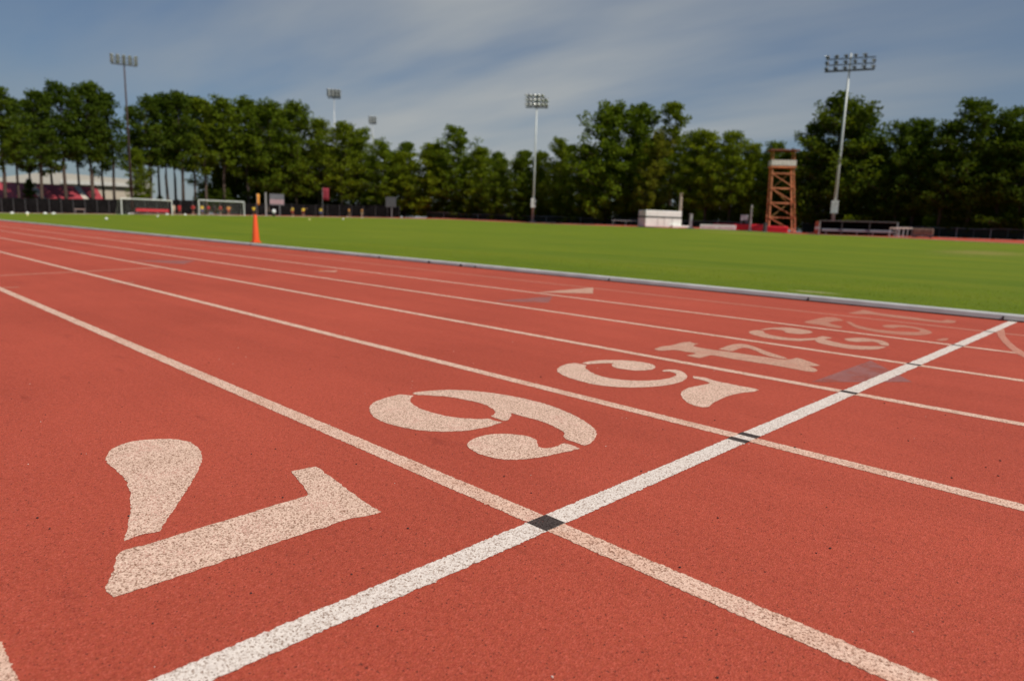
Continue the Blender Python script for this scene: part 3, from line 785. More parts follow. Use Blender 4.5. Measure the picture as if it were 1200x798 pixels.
MB().tube([(0, .12, 0), (0, .12, zt-.3)], .07, 8).obj('pole', M_POLE, bb)
MB().rbox((-1*k, 0, (zb+zt)/2), (12*k, .06, zt-zb), .02).obj('board', mat('dull_grey_board', (.07, .07, .075), .6), bb)

# ------------------------------------------------------------------ benches on the left
def bench(px0, px1, ytop, m, lab, name, dr, back=True):
    pc = (px0+px1)/2; R = edge(pc)+dr; p = at(pc, R); k = px_m(pc, R); w = (px1-px0)*k; h = htop(pc, ytop, R)-p.z
    t = thing(name, lab, 'bench', p, azim(pc)-pi/2)
    sh = h*.55 if back else h
    MB().rbox((0, 0, sh-.04), (w, .42, .08), .02).obj('seat', m, t)
    n = max(2, int(w/1.6)+1)
    for i in range(n):
        x = -w/2+.15+i*(w-.3)/(n-1)
        for y in (-.15, .15): MB().bar((x, y, 0), (x, y, sh-.08), .06).obj('leg', M_POLE, t)
    if back: MB().rbox((0, .24, h*.78), (w, .06, h*.44), .015).obj('backrest', m, t)
M_RB = mat('red_bench_paint', (.52, .025, .035), .5, var=.15)
bench(162, 196, 245, M_RB, 'long red bench behind the left soccer goal', 'bench', 3)
bench(88, 99, 245, mat('pale_wood', (.55, .42, .36), .7), 'short pale bench in front of the dark fence under the red roof', 'bench', 5, False)

# ------------------------------------------------------------------ fences (dark windscreen)
M_SCREEN = mat('black_windscreen', (.010, .010, .010), .9, var=.4, scale=1.5, spec=.05)
M_SCREEN2 = mat('dark_green_screen', (.012, .018, .012), .85, var=.4, scale=1.5)
def fence(pxs, ytops, dr, m, lab, pales=None):
    pts = []
    for px, yt in zip(pxs, ytops):
        R = edge(px)+dr; p = at(px, R); pts.append((p, htop(px, yt, R)))
    o = thing('fence', lab, 'fence', pts[0][0])
    off = pts[0][0]; mb = MB(); rail = MB()
    for (a, za), (b, zb_) in zip(pts, pts[1:]):
        A, B = a-off, b-off; d = (B-A).normalized(); nr = Vector((-d.y, d.x, 0))*.02
        lo = Vector((0, 0, .02))
        mb.add([A+nr+lo, B+nr+lo, Vector((B.x, B.y, zb_-off.z))+nr, Vector((A.x, A.y, za-off.z))+nr, A-nr+lo, B-nr+lo, Vector((B.x, B.y, zb_-off.z))-nr, Vector((A.x, A.y, za-off.z))-nr],
               [(0, 1, 2, 3), (7, 6, 5, 4), (3, 2, 6, 7), (1, 0, 4, 5), (0, 3, 7, 4), (2, 1, 5, 6)])
        rail.tube([(A.x, A.y, za-off.z+.03), (B.x, B.y, zb_-off.z+.03)], .03, 6)
    mb.obj('screen', m, o); rail.obj('top_rail', M_POLE if m is M_SCREEN2 else M_SCREEN, o)
    for i, (a, za) in enumerate(pts):
        A = a-off; d = (CAM-a); d.z = 0; d.normalize(); A = A+d*.1
        MB().tube([(A.x, A.y, 0), (A.x, A.y, za-off.z+.08)], .045, 6).obj('post', M_POLE if m is M_SCREEN2 and i % 2 else M_LAMPBACK, o)
xs = list(range(-40, 241, 14))
fence(xs, [232.6+.012*x for x in xs], 9, M_SCREEN, 'dark fence below the red stands roof and behind the soccer goals')
xs = list(range(258, 481, 14))
fence(xs, [237.5+.02*(x-240)+rnd.uniform(-.5, .5) for x in xs], 9.5, M_SCREEN, 'dark fence behind the row of yellow shirted players')
xs = list(range(500, 900, 20))
fence(xs, [hor(x)-9.5+rnd.uniform(-.6, .6) for x in xs], 12.5, M_SCREEN2, 'low dark fence under the trees behind the white landing mat')
xs = list(range(940, 1261, 20))
fence(xs, [hor(x)-11.5+rnd.uniform(-.8, .8) for x in xs], 12.5, M_SCREEN2, 'low dark fence under the trees behind the team shelter')

# ------------------------------------------------------------------ stands with the red roof, gym, houses
def quad_obj(pts, name, m, parent, thick=.15, label=None):
    P = [Vector(p) for p in pts]; n = (P[1]-P[0]).cross(P[2]-P[0]).normalized()*thick
    mb = MB(); k = len(P); mb.add(P+[q-n for q in P], [tuple(range(k)), tuple(range(2*k-1, k-1, -1))] + [(i, i+k, (i+1) % k+k, (i+1) % k) for i in range(k)])
    return mb.obj(name, m, parent, label)
R = edge(60)+18; p = at(60, R); k = px_m(60, R)
st = thing('grandstand', 'long open stand with a red roof crossed by tan stripes, behind the bare pines', 'stand', p, azim(60)-pi/2)
ze, zr = htop(60, 234, R)-p.z, htop(60, 216.5, R+5)-p.z
X = lambda px: (px-60)*k*1.02
M_RROOF = mat('red_sheet_roof', (.36, .05, .06), .55, var=.15, scale=2)
M_TAN = mat('tan_sheet', (.55, .46, .38), .6, var=.1)
quad_obj([(X(-60), 0, ze), (X(113), 0, ze), (X(107), 6, zr), (X(-60), 6, zr)], 'roof', M_RROOF, st)
for a, b, c_, d_ in ((3.5, 9, -3, 2.5), (50, 56, 40, 46), (93, 99, 84, 90)):
    quad_obj([(X(a), -.01, ze+.03), (X(b), -.01, ze+.03), (X(d_), 5.9, zr+.02), (X(c_), 5.9, zr+.02)], 'roof_stripe', M_TAN, st, .02)
quad_obj([(X(38.5), 5.2, zr+.02), (X(42), 5.2, zr+.02), (X(40), 6.2, zr+.8), (X(38), 6.2, zr+.8)], 'roof_cap', M_TAN, st, .05)
MB().box((X(26), .1, ze-.16), (X(113)-X(-60), .12, .3)).obj('fascia', M_SCREEN, st)
MB().box((X(26), 5.5, ze/2), (X(113)-X(-60), .2, ze)).obj('back_wall', M_SCREEN, st)
for i in range(9):
    MB().box((X(-50)+i*X(112)/5.2*1.0+0*i, .5, (ze-.3)/2), (.18, .18, ze-.3)).obj('column', M_DPOLE, st)
for i, px in enumerate((30, 56)):
    MB().box((X(px), 3+i*.3, ze*.45), (9*k, .3, ze*.8)).obj('storage_panel', mat('olive_panel', (.09, .08, .05), .7), st)

R = edge(90)+52; p = at(90, R); k = px_m(90, R)
gy = thing('gymnasium', 'large beige ribbed building with a pale low pitched roof, behind the red roofed stand', 'building', p, azim(90)-pi/2)
z0, z1, z2 = htop(90, 217.5, R)-p.z, htop(90, 213, R)-p.z, htop(90, 203.5, R)-p.z
X = lambda px: (px-90)*k
M_BEI = mat('beige_ribbed_wall', (.58, .50, .40), .6, var=.08); M_CREAM = mat('cream_roof', (.52, .48, .41), .6, var=.08)
wm = MB().box((X(92), 10, z0/2), (X(166)-X(18), 20, z0))
for i in range(60): wm.box((X(19)+i*(X(165)-X(19))/59, -.06, z0/2), (.12, .12, z0))
wm.obj('wall', M_BEI, gy)
MB().add([(X(14), -.5, z0), (X(167), -.5, z0), (X(167), 20.5, z0), (X(14), 20.5, z0), (X(14), -.5, z0+.6), (X(64), -.5, z2), (X(167), -.5, z1+.9), (X(14), 20.5, z0+.6), (X(64), 20.5, z2), (X(167), 20.5, z1+.9)],
   [(3, 2, 1, 0), (0, 1, 6, 5, 4), (2, 3, 7, 8, 9), (4, 5, 8, 7), (5, 6, 9, 8), (1, 2, 9, 6), (3, 0, 4, 7)]).obj('roof', M_CREAM, gy)
MB().box((X(118), -.62, z0+.55), (X(160)-X(76), .2, .7)).obj('white_band', mat('off_white_trim', (.6, .58, .53), .6), gy)

def house(px, wpx, ywall, yroof, dr, m, rm, lab):
    R = edge(px)+dr; p = at(px, R); k = px_m(px, R); w = wpx*k; h, t = htop(px, ywall, R)-p.z, htop(px, yroof, R+3)-p.z
    o = thing('house', lab, 'house', p, azim(px)-pi/2)
    MB().box((0, 3, h/2), (w, 6, h)).obj('wall', m, o)
    MB().add([(-w/2-.4, -.4, h), (w/2+.4, -.4, h), (w/2+.4, 6.4, h), (-w/2-.4, 6.4, h), (-w/2-.4, 3, t), (w/2+.4, 3, t)],
             [(3, 2, 1, 0), (0, 1, 5, 4), (2, 3, 4, 5), (1, 2, 5), (3, 0, 4)]).obj('roof', rm, o)
    for sx_ in (-.28, .2):
        wn = MB().box((sx_*w, -.03, h*.55), (w*.16, .1, h*.36)).obj('window', mat('dark_glass', (.03, .035, .04), .15), o)
        MB().box((sx_*w, -.05, h*.36), (w*.2, .16, .08)).obj('sill', M_WHITE, wn)
    MB().box((w*.42-.5, -.03, h*.32), (.9, .08, h*.62)).obj('door', m, o)
M_BR = mat('brown_shingles', (.10, .065, .05), .8)
house(605, 32, 250, 246, 16, mat('beige_siding', (.62, .50, .38), .7), M_BR, 'small beige house half hidden behind the middle trees beside the grey light pole')
house(982, 50, 257, 247.5, 22, mat('grey_siding', (.16, .17, .17), .7), M_BR, 'low brown roofed house half hidden behind the right hand light pole')
house(734, 14, 257, 254.5, 26, mat('pale_wall', (.72, .64, .42), .7), M_BR, 'tiny pale house glimpsed through the trees left of the white landing mat')

# ------------------------------------------------------------------ floodlights
M_LENS = mat('lamp_lens', (.75, .76, .74), .12, var=.03, spec=.8)
M_VISOR = mat('lamp_visor', (.62, .63, .60), .35, metal=.4)
def lamp(parent, x, z, yaw, pitch, r, front):
    m = Matrix.Translation((x, 0, z)) @ Matrix.Rotation(yaw, 4, 'Z') @ Matrix.Rotation(pitch, 4, 'X')
    def T(mb):
        mb.v = [tuple(m @ Vector(v)) for v in mb.v]; return mb
    def ylathe(prof, n=12):
        b = MB().lathe((0, 0, 0), prof, n); b.v = [(v[0], -v[2], v[1]) for v in b.v]; return b
    hsg = T(ylathe([(r*.25, -r*1.0), (r*.45, -r*.9), (r*.75, -r*.35), (r, 0), (r*.97, .01)])).obj('lamp', M_LAMPBACK, parent, smooth=False)
    T(ylathe([(r*.92, .015), (r*.9, .05), (r*.5, .09)])).obj('lens', M_LENS, hsg)
    vs = MB(); n = 8                     # visor: half hood over the lens
    for j in (0, 1):
        for i in range(n+1):
            a = pi*i/n; vs.v.append((r*1.02*cos(a), -.01-j*r*.9*(.55+.45*sin(a)), r*1.02*sin(a)))
    for i in range(n): vs.f.append((i, i+1, n+2+i, n+1+i))
    o = T(vs).obj('visor', M_VISOR, hsg); sd_ = o.modifiers.new('t', 'SOLIDIFY'); sd_.thickness = .02
    T(MB().bar((0, .0, -r*.2), (0, r*.2, -r*1.35), r*.22)).obj('bracket', M_POLE, hsg)
def floodlight(pxb, pxt, ytop, ybot_head, head_w, R, rows, cols, mpole, lab, yaw_off, facing, tilt, r, box=True, rpole=.22):
    p = at(pxb, R); zt = htop(pxt, ytop, R)-p.z; zh = htop(pxt, ybot_head, R)-p.z
    a_t = azim(pxt, (ytop+ybot_head)/2)
    o = thing('floodlight_mast', lab, 'light pole', p, azim(pxb)-pi/2, 'floodlight masts around the field')
    lx = 0
    MB().tube([(0, 0, 0), (lx*.5, 0, zh*.5), (lx, 0, zt)], [rpole, rpole*.75, rpole*.45], 10).obj('pole', mpole, o, smooth=True)
    MB().box((0, 0, .12), (rpole*4, rpole*4, .24)).obj('footing', mat('concrete', (.38, .37, .35), .9), o)
    hw = head_w*px_m(pxb, R)
    hd = bpy.data.objects.new('lamp_head', None); COL.objects.link(hd); hd.parent = o; hd.location = (lx, -.25, 0); hd.rotation_euler = (0, 0, yaw_off)
    # frame as one mesh part: crossarms and uprights
    fr_ = MB()
    for j in range(rows):
        z = zh + (zt-zh)*(j+.12)/rows
        fr_.bar((-hw/2, .12, z), (hw/2, .12, z), .11 if j else .2)
    for sx_ in (-.32, .32): fr_.bar((sx_*hw, .2, zh), (sx_*hw, .2, zt-.2), .07)
    fr_.obj('crossarm_frame', M_LAMPBACK, o).location = (lx, -.25, 0)
    bpy.data.objects.remove(hd)
    for j in range(rows):
        z = zh + (zt-zh)*(j+.12)/rows + r*1.2
        for i in range(cols):
            if rows == 3 and cols == 6 and j == 2 and i == 5 and tilt: continue
            x = -hw/2+r*.7 + i*(hw-1.4*r)/(cols-1)
            n0 = len(o.children)
            lamp(o, x+lx, z, facing + (i-(cols-1)/2)*.16, radians(22), r, True)
    if box: 
        zb = 3.2
        MB().rbox((0, -rpole-.2, zb), (.8, .4, 1.5), .03).obj('control_box', mat('pale_grey_box', (.62, .62, .58), .5), o)
    return o
RL = edge(151)-2
floodlight(155.5, 147, 66, 77, 26, edge(151)+6, 3, 5, M_DPOLE, 'dark rusty floodlight mast rising behind the left soccer goal, lamps facing the camera', 0, 0.0, True, .27, False, .22)
floodlight(624, 627, 111, 127, 25, edge(627)+7, 3, 6, mat('galvanised_pole', (.50, .52, .49), .5, metal=.25, var=.12, scale=1), 'pale grey floodlight mast in the middle of the treeline', .1, -.9, True, .34)
floodlight(974.5, 994, 63, 84, 50, edge(978)+7, 3, 6, MATS['galvanised_pole'], 'tall pale grey floodlight mast behind the team shelter on the right', 0, -2.2, True, .25)
floodlight(393, 392, 107, 116, 14, edge(393)+60, 3, 4, M_POLE, 'distant floodlight whose head shows above the left trees', .2, -.5, False, .5, False)
floodlight(437, 437, 138, 146, 8, edge(437)+110, 3, 3, M_POLE, 'farthest and smallest floodlight peeping above the trees, right of the other distant one', .2, -.5, False, .5, False)

# ------------------------------------------------------------------ right hand side equipment
R = edge(777)+5; p = at(777, R); k = px_m(777, R); h = htop(777, 247, R)-p.z
mt = thing('landing_mat', 'big white box shaped landing mat cover with a dark strap around it', 'landing mat', p, azim(777)-pi/2+.42)
M_VINYL = mat('white_vinyl', (.80, .79, .73), .45, var=.1, scale=1.2, bump=.3)
w = 45*k; dp = 22*k
MB().rbox((0, dp/2, h*.30), (w, dp, h*.58), .06).obj('lower_block', M_VINYL, mt)
MB().rbox((0, dp/2, h*.80), (w*.99, dp*.98, h*.38), .06).obj('upper_block', M_VINYL, mt)
MB().box((0, dp/2, h*.60), (w*1.005, dp*1.01, h*.09)).obj('strap', mat('dark_strap', (.025, .028, .02), .8), mt)
for x in (-.16, .02, .24): MB().box((x*w, -.02, h*.3), (.05, .03, h*.5)).obj('seam', mat('grey_seam', (.42, .42, .38), .7), mt)
MB().rbox((w*.42, -.5, h*.07), (2.6, .9, h*.14), .03).obj('front_flap', M_VINYL, mt)

R = edge(733)+4; p = at(733, R); k = px_m(733, R)
bench(717, 749, 258.5, mat('grey_aluminium', (.5, .5, .5), .4, metal=.5), 'long low silver bench left of the white landing mat', 'bench', 3.5, False)
def post(px, y0, wpx, dr, m, lab, name='post', cat='post', base=True):
    R = edge(px)+dr; p = at(px, R); k = px_m(px, R); h = htop(px, y0, R)-p.z
    o = thing(name, lab, cat, p, azim(px)-pi/2)
    MB().tube([(0, 0, .0), (0, 0, h)], [wpx*k/2, wpx*k/2*.85], 10).obj('shaft', m, o)
    MB().rbox((0, 0, .05), (wpx*k*2.2, wpx*k*2.2, .1), .02).obj('foot', M_LAMPBACK, o)
    if base: MB().lathe((0, 0, 0), [(wpx*k*.55, h-.02), (wpx*k*.6, h+.03), (wpx*k*.2, h+.08)], 10).obj('cap', m, o)
post(809, 251.5, 4, 4, M_VISOR, 'short thick grey post just right of the white landing mat')
post(795.5, 227, 4, 9, mat('weathered_wood', (.46, .38, .29), .8, scale=3), 'tall weathered wooden pole behind the white landing mat')
post(878.5, 241, 2.6, 4, mat('pale_post', (.55, .54, .49), .6), 'tall thin pale post in front of the red mats')
R = edge(875)+9; p = at(871, R); k = px_m(875, R); zb, zt = htop(875, 258.5, R)-p.z, htop(875, 252, R)-p.z
sgn = thing('notice_board', 'small white notice board beside the thin pale post', 'sign', p, azim(875)-pi/2)
MB().rbox((0, 0, (zb+zt)/2), (8*k, .06, zt-zb), .015).obj('board', M_WHITE, sgn)
for s in (-1, 1): MB().box((s*3*k, .08, zt/2), (.09, .07, zt)).obj('leg', M_POLE, sgn)

M_MARK = mat('faded_pink_print', (.62, .42, .40), .6, var=.5, scale=5)
for px0, px1, lab in ((820.5, 838.5, 'left of the two white advertising boards standing before the red mats'), (839.5, 861.5, 'right of the two white advertising boards standing before the red mats')):
    pc = (px0+px1)/2; R = edge(pc)+1.6; p = at(pc, R); k = px_m(pc, R); w = (px1-px0)*k; h = htop(pc, 263.2+.03*(pc-830), R)-p.z
    o = thing('advertising_board', lab, 'board', p, azim(pc)-pi/2, 'white boards before the red mats')
    MB().rbox((0, 0, h/2+.03), (w, .08, h-.06), .015).obj('panel', M_WHITE, o)
    MB().box((0, -.045, h*.42), (w*.84, .012, h*.2)).obj('printed_strip', M_MARK, o)
    for s in (-1, 1): MB().bar((s*w*.4, .05, .03), (s*w*.4, .45, .03), .06).obj('foot', M_POLE, o)
M_REDV = mat('red_vinyl', (.62, .018, .03), .42, var=.12, scale=1.5, bump=.4)
def redmat(px0, px1, ytop, dr, lab, sl=0):
    pc = (px0+px1)/2; R = edge(pc)+dr; p = at(pc, R); k = px_m(pc, R); w = (px1-px0)*k; h = htop(pc, ytop, R)-p.z
    o = thing('crash_mat', lab, 'mat', p, azim(pc)-pi/2+sl, 'red padded mats by the tower')
    MB().rbox((0, 1.0, h*.5), (w, 2, h), min(.12, h*.2)).obj('pad', M_REDV, o)
    MB().box((0, 1.0, h*.52), (w*1.004, 2.01, .04)).obj('piping', mat('dark_red_piping', (.22, .01, .015), .6), o)
redmat(836, 866, 262.2, 5, 'flat red mat behind the white advertising boards')
redmat(860, 895, 262.8, 4, 'long red mat between the thin pale post and the black bin', -.1)
redmat(899, 922, 265.2, 3.2, 'red mat lying under the steel tower')
p = at(896, edge(896)+2)
R = edge(896)+2; k = px_m(896, R); h = htop(896, 261.5, R)-p.z
bn = thing('litter_bin', 'black litter bin at the foot of the steel tower', 'bin', p)
MB().lathe((0, 0, 0), [(.22, 0), (.24, .03), (.29, h*.85), (.29, h*.86)], 14).obj('drum', M_LAMPBACK, bn)
MB().lathe((0, 0, 0), [(.31, h*.86), (.31, h*.91), (.2, h), (.08, h*1.01)], 14).obj('lid', mat('black_plastic', (.02, .02, .02), .5), bn)

# steel tower
R = edge(916)+6; p = at(916, R); k = px_m(916, R)
tw = thing('observation_tower', 'rusty red steel observation tower with a pale platform rail', 'tower', p, azim(916)-pi/2+.22)
M_RED = mat('oxide_red_steel', (.70, .26, .12), .7, var=.3, scale=1.2)
M_YEL = mat('yellowed_steel', (.42, .24, .08), .7, var=.3, scale=1.2)
zp = htop(916, 197, R)-p.z; zt = htop(916, 177, R)-p.z; zpan = htop(916, 190, R)-p.z
wb, wt, db = 14.5*k, 11.5*k, 8*k
def corner(ix, iy, t): return Vector((ix*(wb+(wt-wb)*t) - 1.5*k - 5*k*t, iy*(db*(1-.2*t)), zp*t))
for ix in (-1, 1):
    for iy in (-1, 1):
        MB().bar(corner(ix, iy, 0), corner(ix, iy, 1), .15).obj('leg', M_RED, tw)
for j in range(1, 5):
    t = j/4.4
    for (a, b) in (((-1, -1), (1, -1)), ((1, -1), (1, 1)), ((1, 1), (-1, 1)), ((-1, 1), (-1, -1))):
        MB().bar(corner(*a, t), corner(*b, t), .10).obj('cross_beam', M_RED, tw)
for j in range(4):
    t0, t1 = j/4.4+.01, (j+1)/4.4-.01
    MB().bar(corner(-1, -1, t1)+Vector((0, -.1, 0)), corner(1, -1, t0)+Vector((0, -.1, 0)), .09).obj('diagonal_brace', M_RED, tw)
    MB().bar(corner(1, -1, t1)+Vector((.1, 0, 0)), corner(1, 1, t0)+Vector((.1, 0, 0)), .07).obj('diagonal_brace', M_RED, tw)
    # zigzag stair flight inside
    a, b = corner(-.75 if j % 2 else .6, .2, t0), corner(.6 if j % 2 else -.75, .2, t1)
    MB().bar(a, b, .35, .08).obj('stair_flight', M_YEL, tw)
P0 = -6.5*k
MB().box((P0, 0, zp+.05), (2*wt+.5, 1.6*db+.4, .16)).obj('platform', M_RED, tw)
hp = zpan-zp
for a, b in (((-1, -1), (1, -1)), ((1, -1), (1, 1)), ((-1, 1), (-1, -1))):
    A = Vector((P0+a[0]*(wt+.2), a[1]*(db*.8+.15), zp+.14+hp*.55)); B = Vector((P0+b[0]*(wt+.2), b[1]*(db*.8+.15), zp+.14+hp*.55))
    MB().bar(A, B, .06, hp*.9).obj('rail_panel', mat('pale_board', (.66, .60, .53), .7), tw)
for ix in (-1, 1):
    for iy in (-1, 1):
        MB().bar((P0+ix*wt, iy*db*.75, zp+.14), (P0+ix*wt, iy*db*.75, zt-.06), .09).obj('roof_post', M_RED, tw)
MB().rbox((P0, 0, zt), (2*wt+1.0, 1.6*db+.6, .14), .03).obj('roof', mat('rust_roof', (.22, .08, .055), .8), tw)

# team shelter
R = edge(1004)+5; p = at(1004, R); k = px_m(1004, R); h = htop(1004, 259.3, R)-p.z; w = 82*k
sh = thing('team_shelter', 'long low dark shelter with a thin pale roof edge and a blue grey bench', 'shelter', p, azim(1004)-pi/2)
MB().rbox((0, .8, h-.05), (w, 1.9, .10), .02).obj('roof', mat('weathered_roof', (.14, .135, .13), .7), sh)
MB().box((0, 1.6, h*.5), (w*.98, .06, h-.12)).obj('back_panel', M_SCREEN, sh)
for x in (-.49, -.2, .15, .49):
    MB().box((x*w, -.05, (h-.1)/2), (.12, .12, h-.1)).obj('post', M_VISOR if abs(x) > .4 else M_LAMPBACK, sh)
MB().rbox((-.01*w, .35, h*.32), (w*.9, .8, .30), .05).obj('bench_seat', mat('blue_grey_pad', (.30, .34, .38), .5, var=.1), sh)
for x in (-.4, -.2, 0, .2, .4): MB().box((x*w, .4, h*.11), (.1, .6, h*.2)).obj('bench_leg', M_POLE, sh)
# hurdles stacked beside it
M_HW = mat('hurdle_board', (.62, .50, .42), .6)
R = edge(1055)+4.5
hd0 = None
for i, (px, lab) in enumerate(((1048, 'pale hurdle nearest the team shelter, first of the four parked together'), (1053, 'pale hurdle second from the team shelter'), (1058, 'pale hurdle third from the team shelter'), (1063, 'pale hurdle farthest from the team shelter'))):
    p = at(px, R+.4*i)
    if hd0 is None:
        hd0 = thing('hurdle', lab, 'hurdle', p, azim(px)-pi/2, 'hurdles beside the team shelter')
        MB().rbox((0, 0, .95), (1.15, .05, .12), .01).obj('top_bar', M_HW, hd0)
        for s in (-1, 1):
            MB().bar((s*.5, .05, 0.04), (s*.5, .05, .95), .05).obj('upright', M_VISOR, hd0)
            MB().bar((s*.5, -.6, .03), (s*.5, .08, .03), .05).obj('base_foot', M_VISOR, hd0)
        h_ = hd0
    else:
        h_ = copy_tree(hd0); h_['label'] = lab
    h_.location = p; h_.rotation_euler = (0, 0, azim(px)-pi/2+.3+.1*i); h_.scale = (1, 1, htop(px, 265, R)*0+1.05)
R = edge(1081)+6; p = at(1081, R); k = px_m(1081, R)
tp = thing('covered_cart', 'low equipment cart under a brown tarpaulin right of the hurdles', 'cart', p, azim(1081)-pi/2)
hh = htop(1081, 267, R)-p.z
MB().rbox((0, .6, hh*.62), (21*k, 1.3, hh*.6), .1).obj('tarpaulin', mat('brown_tarp', (.20, .12, .085), .8, var=.35, scale=2, bump=.5), tp)
MB().box((0, .6, hh*.3), (20*k, 1.1, .08)).obj('deck', M_POLE, tp)
for x in (-8*k, 8*k):
    for y in (.15, 1.05):
        b = MB().lathe((0, 0, 0), [(.05, -.05), (hh*.26, -.05), (hh*.26, .05), (.05, .05)], 12); b.v = [(v[0]+x, v[2]+y, v[1]+hh*.26) for v in b.v]; b.obj('wheel', M_LAMPBACK, tp)
R = edge(957)+4; p = at(957.5, R); k = px_m(957, R); hh = htop(957, 260, R)-p.z
br = thing('traffic_barrel', 'orange and white barrel at the left end of the team shelter', 'barrel', p)
MB().lathe((0, 0, 0), [(.34, 0), (.36, .05), (.28, hh), (.2, hh+.03)], 14).obj('drum', mat('faded_orange', (.55, .14, .07), .5), br)
MB().lathe((0, 0, 0), [(.335, hh*.4), (.325, hh*.62)], 14).obj('white_band', M_WHITE, br)
# small flood box on the mast foot is part of the mast. parked car at the far right
R = edge(1204)+18; p = at(1206, R); k = px_m(1204, R); hh = htop(1200, 262, R)-p.z
car = thing('parked_car', 'pale blue parked car half hidden at the far right under the trees', 'car', p, azim(1204)-pi/2)
M_CAR = mat('pale_blue_paint', (.36, .46, .52), .3, var=.03, spec=.6)
body = [(-2.1, .45), (-2.15, .75), (-1.9, .92), (-1.15, 1.0), (-.6, 1.45), (.9, 1.48), (1.5, 1.02), (2.05, .9), (2.1, .45)]
sc = max(hh, 1.2)/1.48
mb = MB(); n = len(body)
for y in (0, 1.7):
    for i, (x, z) in enumerate(body):
        ins = .18 if z > 1.2 else 0
        mb.v.append((x, y+(ins if y == 0 else -ins), z*sc))
mb.f = [tuple(range(n)), tuple(range(2*n-1, n-1, -1))] + [(i, i+n, (i+1) % n+n, (i+1) % n) for i in range(n)]
mb.obj('body', M_CAR, car)
for s_, y in ((0, .06), (1, 1.64)):
    MB().add([(-.95, y-.03, 1.02*sc), (1.2, y-.03, 1.04*sc), (.8, y+(.1 if not s_ else -.1), 1.4*sc), (-.55, y+(.1 if not s_ else -.1), 1.38*sc)], [(0, 1, 2, 3)]).obj('side_window', MATS['dark_glass'], car)
for x in (-1.3, 1.3):
    for y in (.1, 1.6):
        b = MB().lathe((0, 0, 0), [(.1, -.1), (.34, -.1), (.34, .1), (.1, .1)], 16); b.v = [(v[0]+x, v[2]+y, v[1]+.34) for v in b.v]; b.obj('wheel', M_LAMPBACK, car)

# ------------------------------------------------------------------ trees
M_BARK = mat('pine_bark', (.085, .058, .042), .9, var=.35, scale=3, objrand=.3)
M_BARKL = mat('sunlit_pale_bark', (.20, .13, .085), .9, var=.35, scale=3)
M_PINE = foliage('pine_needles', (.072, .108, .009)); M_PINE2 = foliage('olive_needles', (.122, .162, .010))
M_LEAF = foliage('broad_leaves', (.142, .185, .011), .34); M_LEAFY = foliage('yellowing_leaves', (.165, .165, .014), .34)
H0 = 20.0
def make_tree(seed, kind):
    q = random.Random(seed); tr = MB(); cr = MB()
    cb = {'pine': q.uniform(.30, .40), 'low': .10, 'mid': .22, 'broad': .10}[kind]
    spread = {'pine': .118, 'low': .24, 'mid': .20, 'broad': .24}[kind]*H0
    bend = [(q.uniform(-.35, .35), q.uniform(-.35, .35)) for _ in range(7)]; bend[0] = (0, 0)
    tp_ = []
    for i in range(7): tp_.append(Vector((bend[i][0]*i/4, bend[i][1]*i/4, H0*i/6.4)))
    tr.tube(tp_, [.27, .24, .21, .17, .14, .10, .04], 8)
    def tpos(h):
        f = min(max(h/H0*6.4, 0), 5.999); i = int(f); return tp_[i].lerp(tp_[i+1], f-i)
    nb = {'pine': 66, 'low': 96, 'mid': 84, 'broad': 100}[kind]
    lean = q.uniform(0, 2*pi)
    big = {'pine': 1.0, 'mid': 1.12, 'low': 1.25, 'broad': 1.3}[kind]
    gaps = [q.random() for _ in range(40)]
    for b in range(nb):
        u = (b+q.random())/nb; h = H0*(cb+(0.985-cb)*u)
        if kind == 'pine' and u < .3 and q.random() > .30+u*1.6: continue
        if kind != 'pine' and u < .3 and q.random() < .18: continue
        prof = {'pine': .45+.80*sin(pi*min(u*.80+.12, 1))**.8*(1-.25*u), 'low': (1-u)**.5*.95+.28, 'mid': .36+.90*sin(pi*min(u*.72+.2, 1)), 'broad': .40+.90*sin(pi*min(u*.76+.2, 1))**.7}[kind]
        prof *= 1-.55*u**4
        az = b*2.39996+q.uniform(-.5, .5)
        sec = int((az % (2*pi))/(2*pi)*8) + 8*int(u*4.99)
        L = spread*prof*(.72+.5*gaps[sec % 40])*q.uniform(.72, 1.08)*(1+.15*cos(az-lean))
        up = q.uniform(-.05, .40) if u < .7 else q.uniform(.30, .9)
        o = tpos(h-L*.25); d = Vector((cos(az), sin(az), up))
        e = o + d*L; mid = o.lerp(e, .5)+Vector((0, 0, -.08*L))
        tr.tube([o, mid, e], [.06*(1.2-u*.6), .04, .014], 4, False)
        nc = 3 if L < 2 else 4
        for c in range(nc):
            t = 1 - c*.24 - q.uniform(0, .1)
            if c == nc-1 and q.random() < .25: continue
            ce = o.lerp(e, t)+Vector((q.uniform(-.4, .4), q.uniform(-.4, .4), q.uniform(-.1, .4)))
            rc = q.uniform(.52, .98)*big
            for k in range(int(32*rc*rc)+8):
                v = Vector((q.gauss(0, 1), q.gauss(0, 1), q.gauss(0, 1))).normalized()*q.random()**.42*rc
                v.z *= .8
                c0 = ce+v
                dr_ = (v*.6+Vector((q.gauss(0, 1), q.gauss(0, 1), q.gauss(0, 1)+.4))).normalized()
                s_ = dr_.cross(Vector((q.gauss(0, 1), q.gauss(0, 1), q.gauss(0, 1)))).normalized()
                l, wd = (q.uniform(.34, .6), q.uniform(.09, .15)) if kind in ('pine', 'mid', 'low') else (q.uniform(.3, .46), q.uniform(.14, .22))
                cr.add([c0-dr_*l*.5, c0+s_*wd, c0+dr_*l*.5, c0-s_*wd], [(0, 1, 2, 3)])
    return tr, cr
VAR = {}
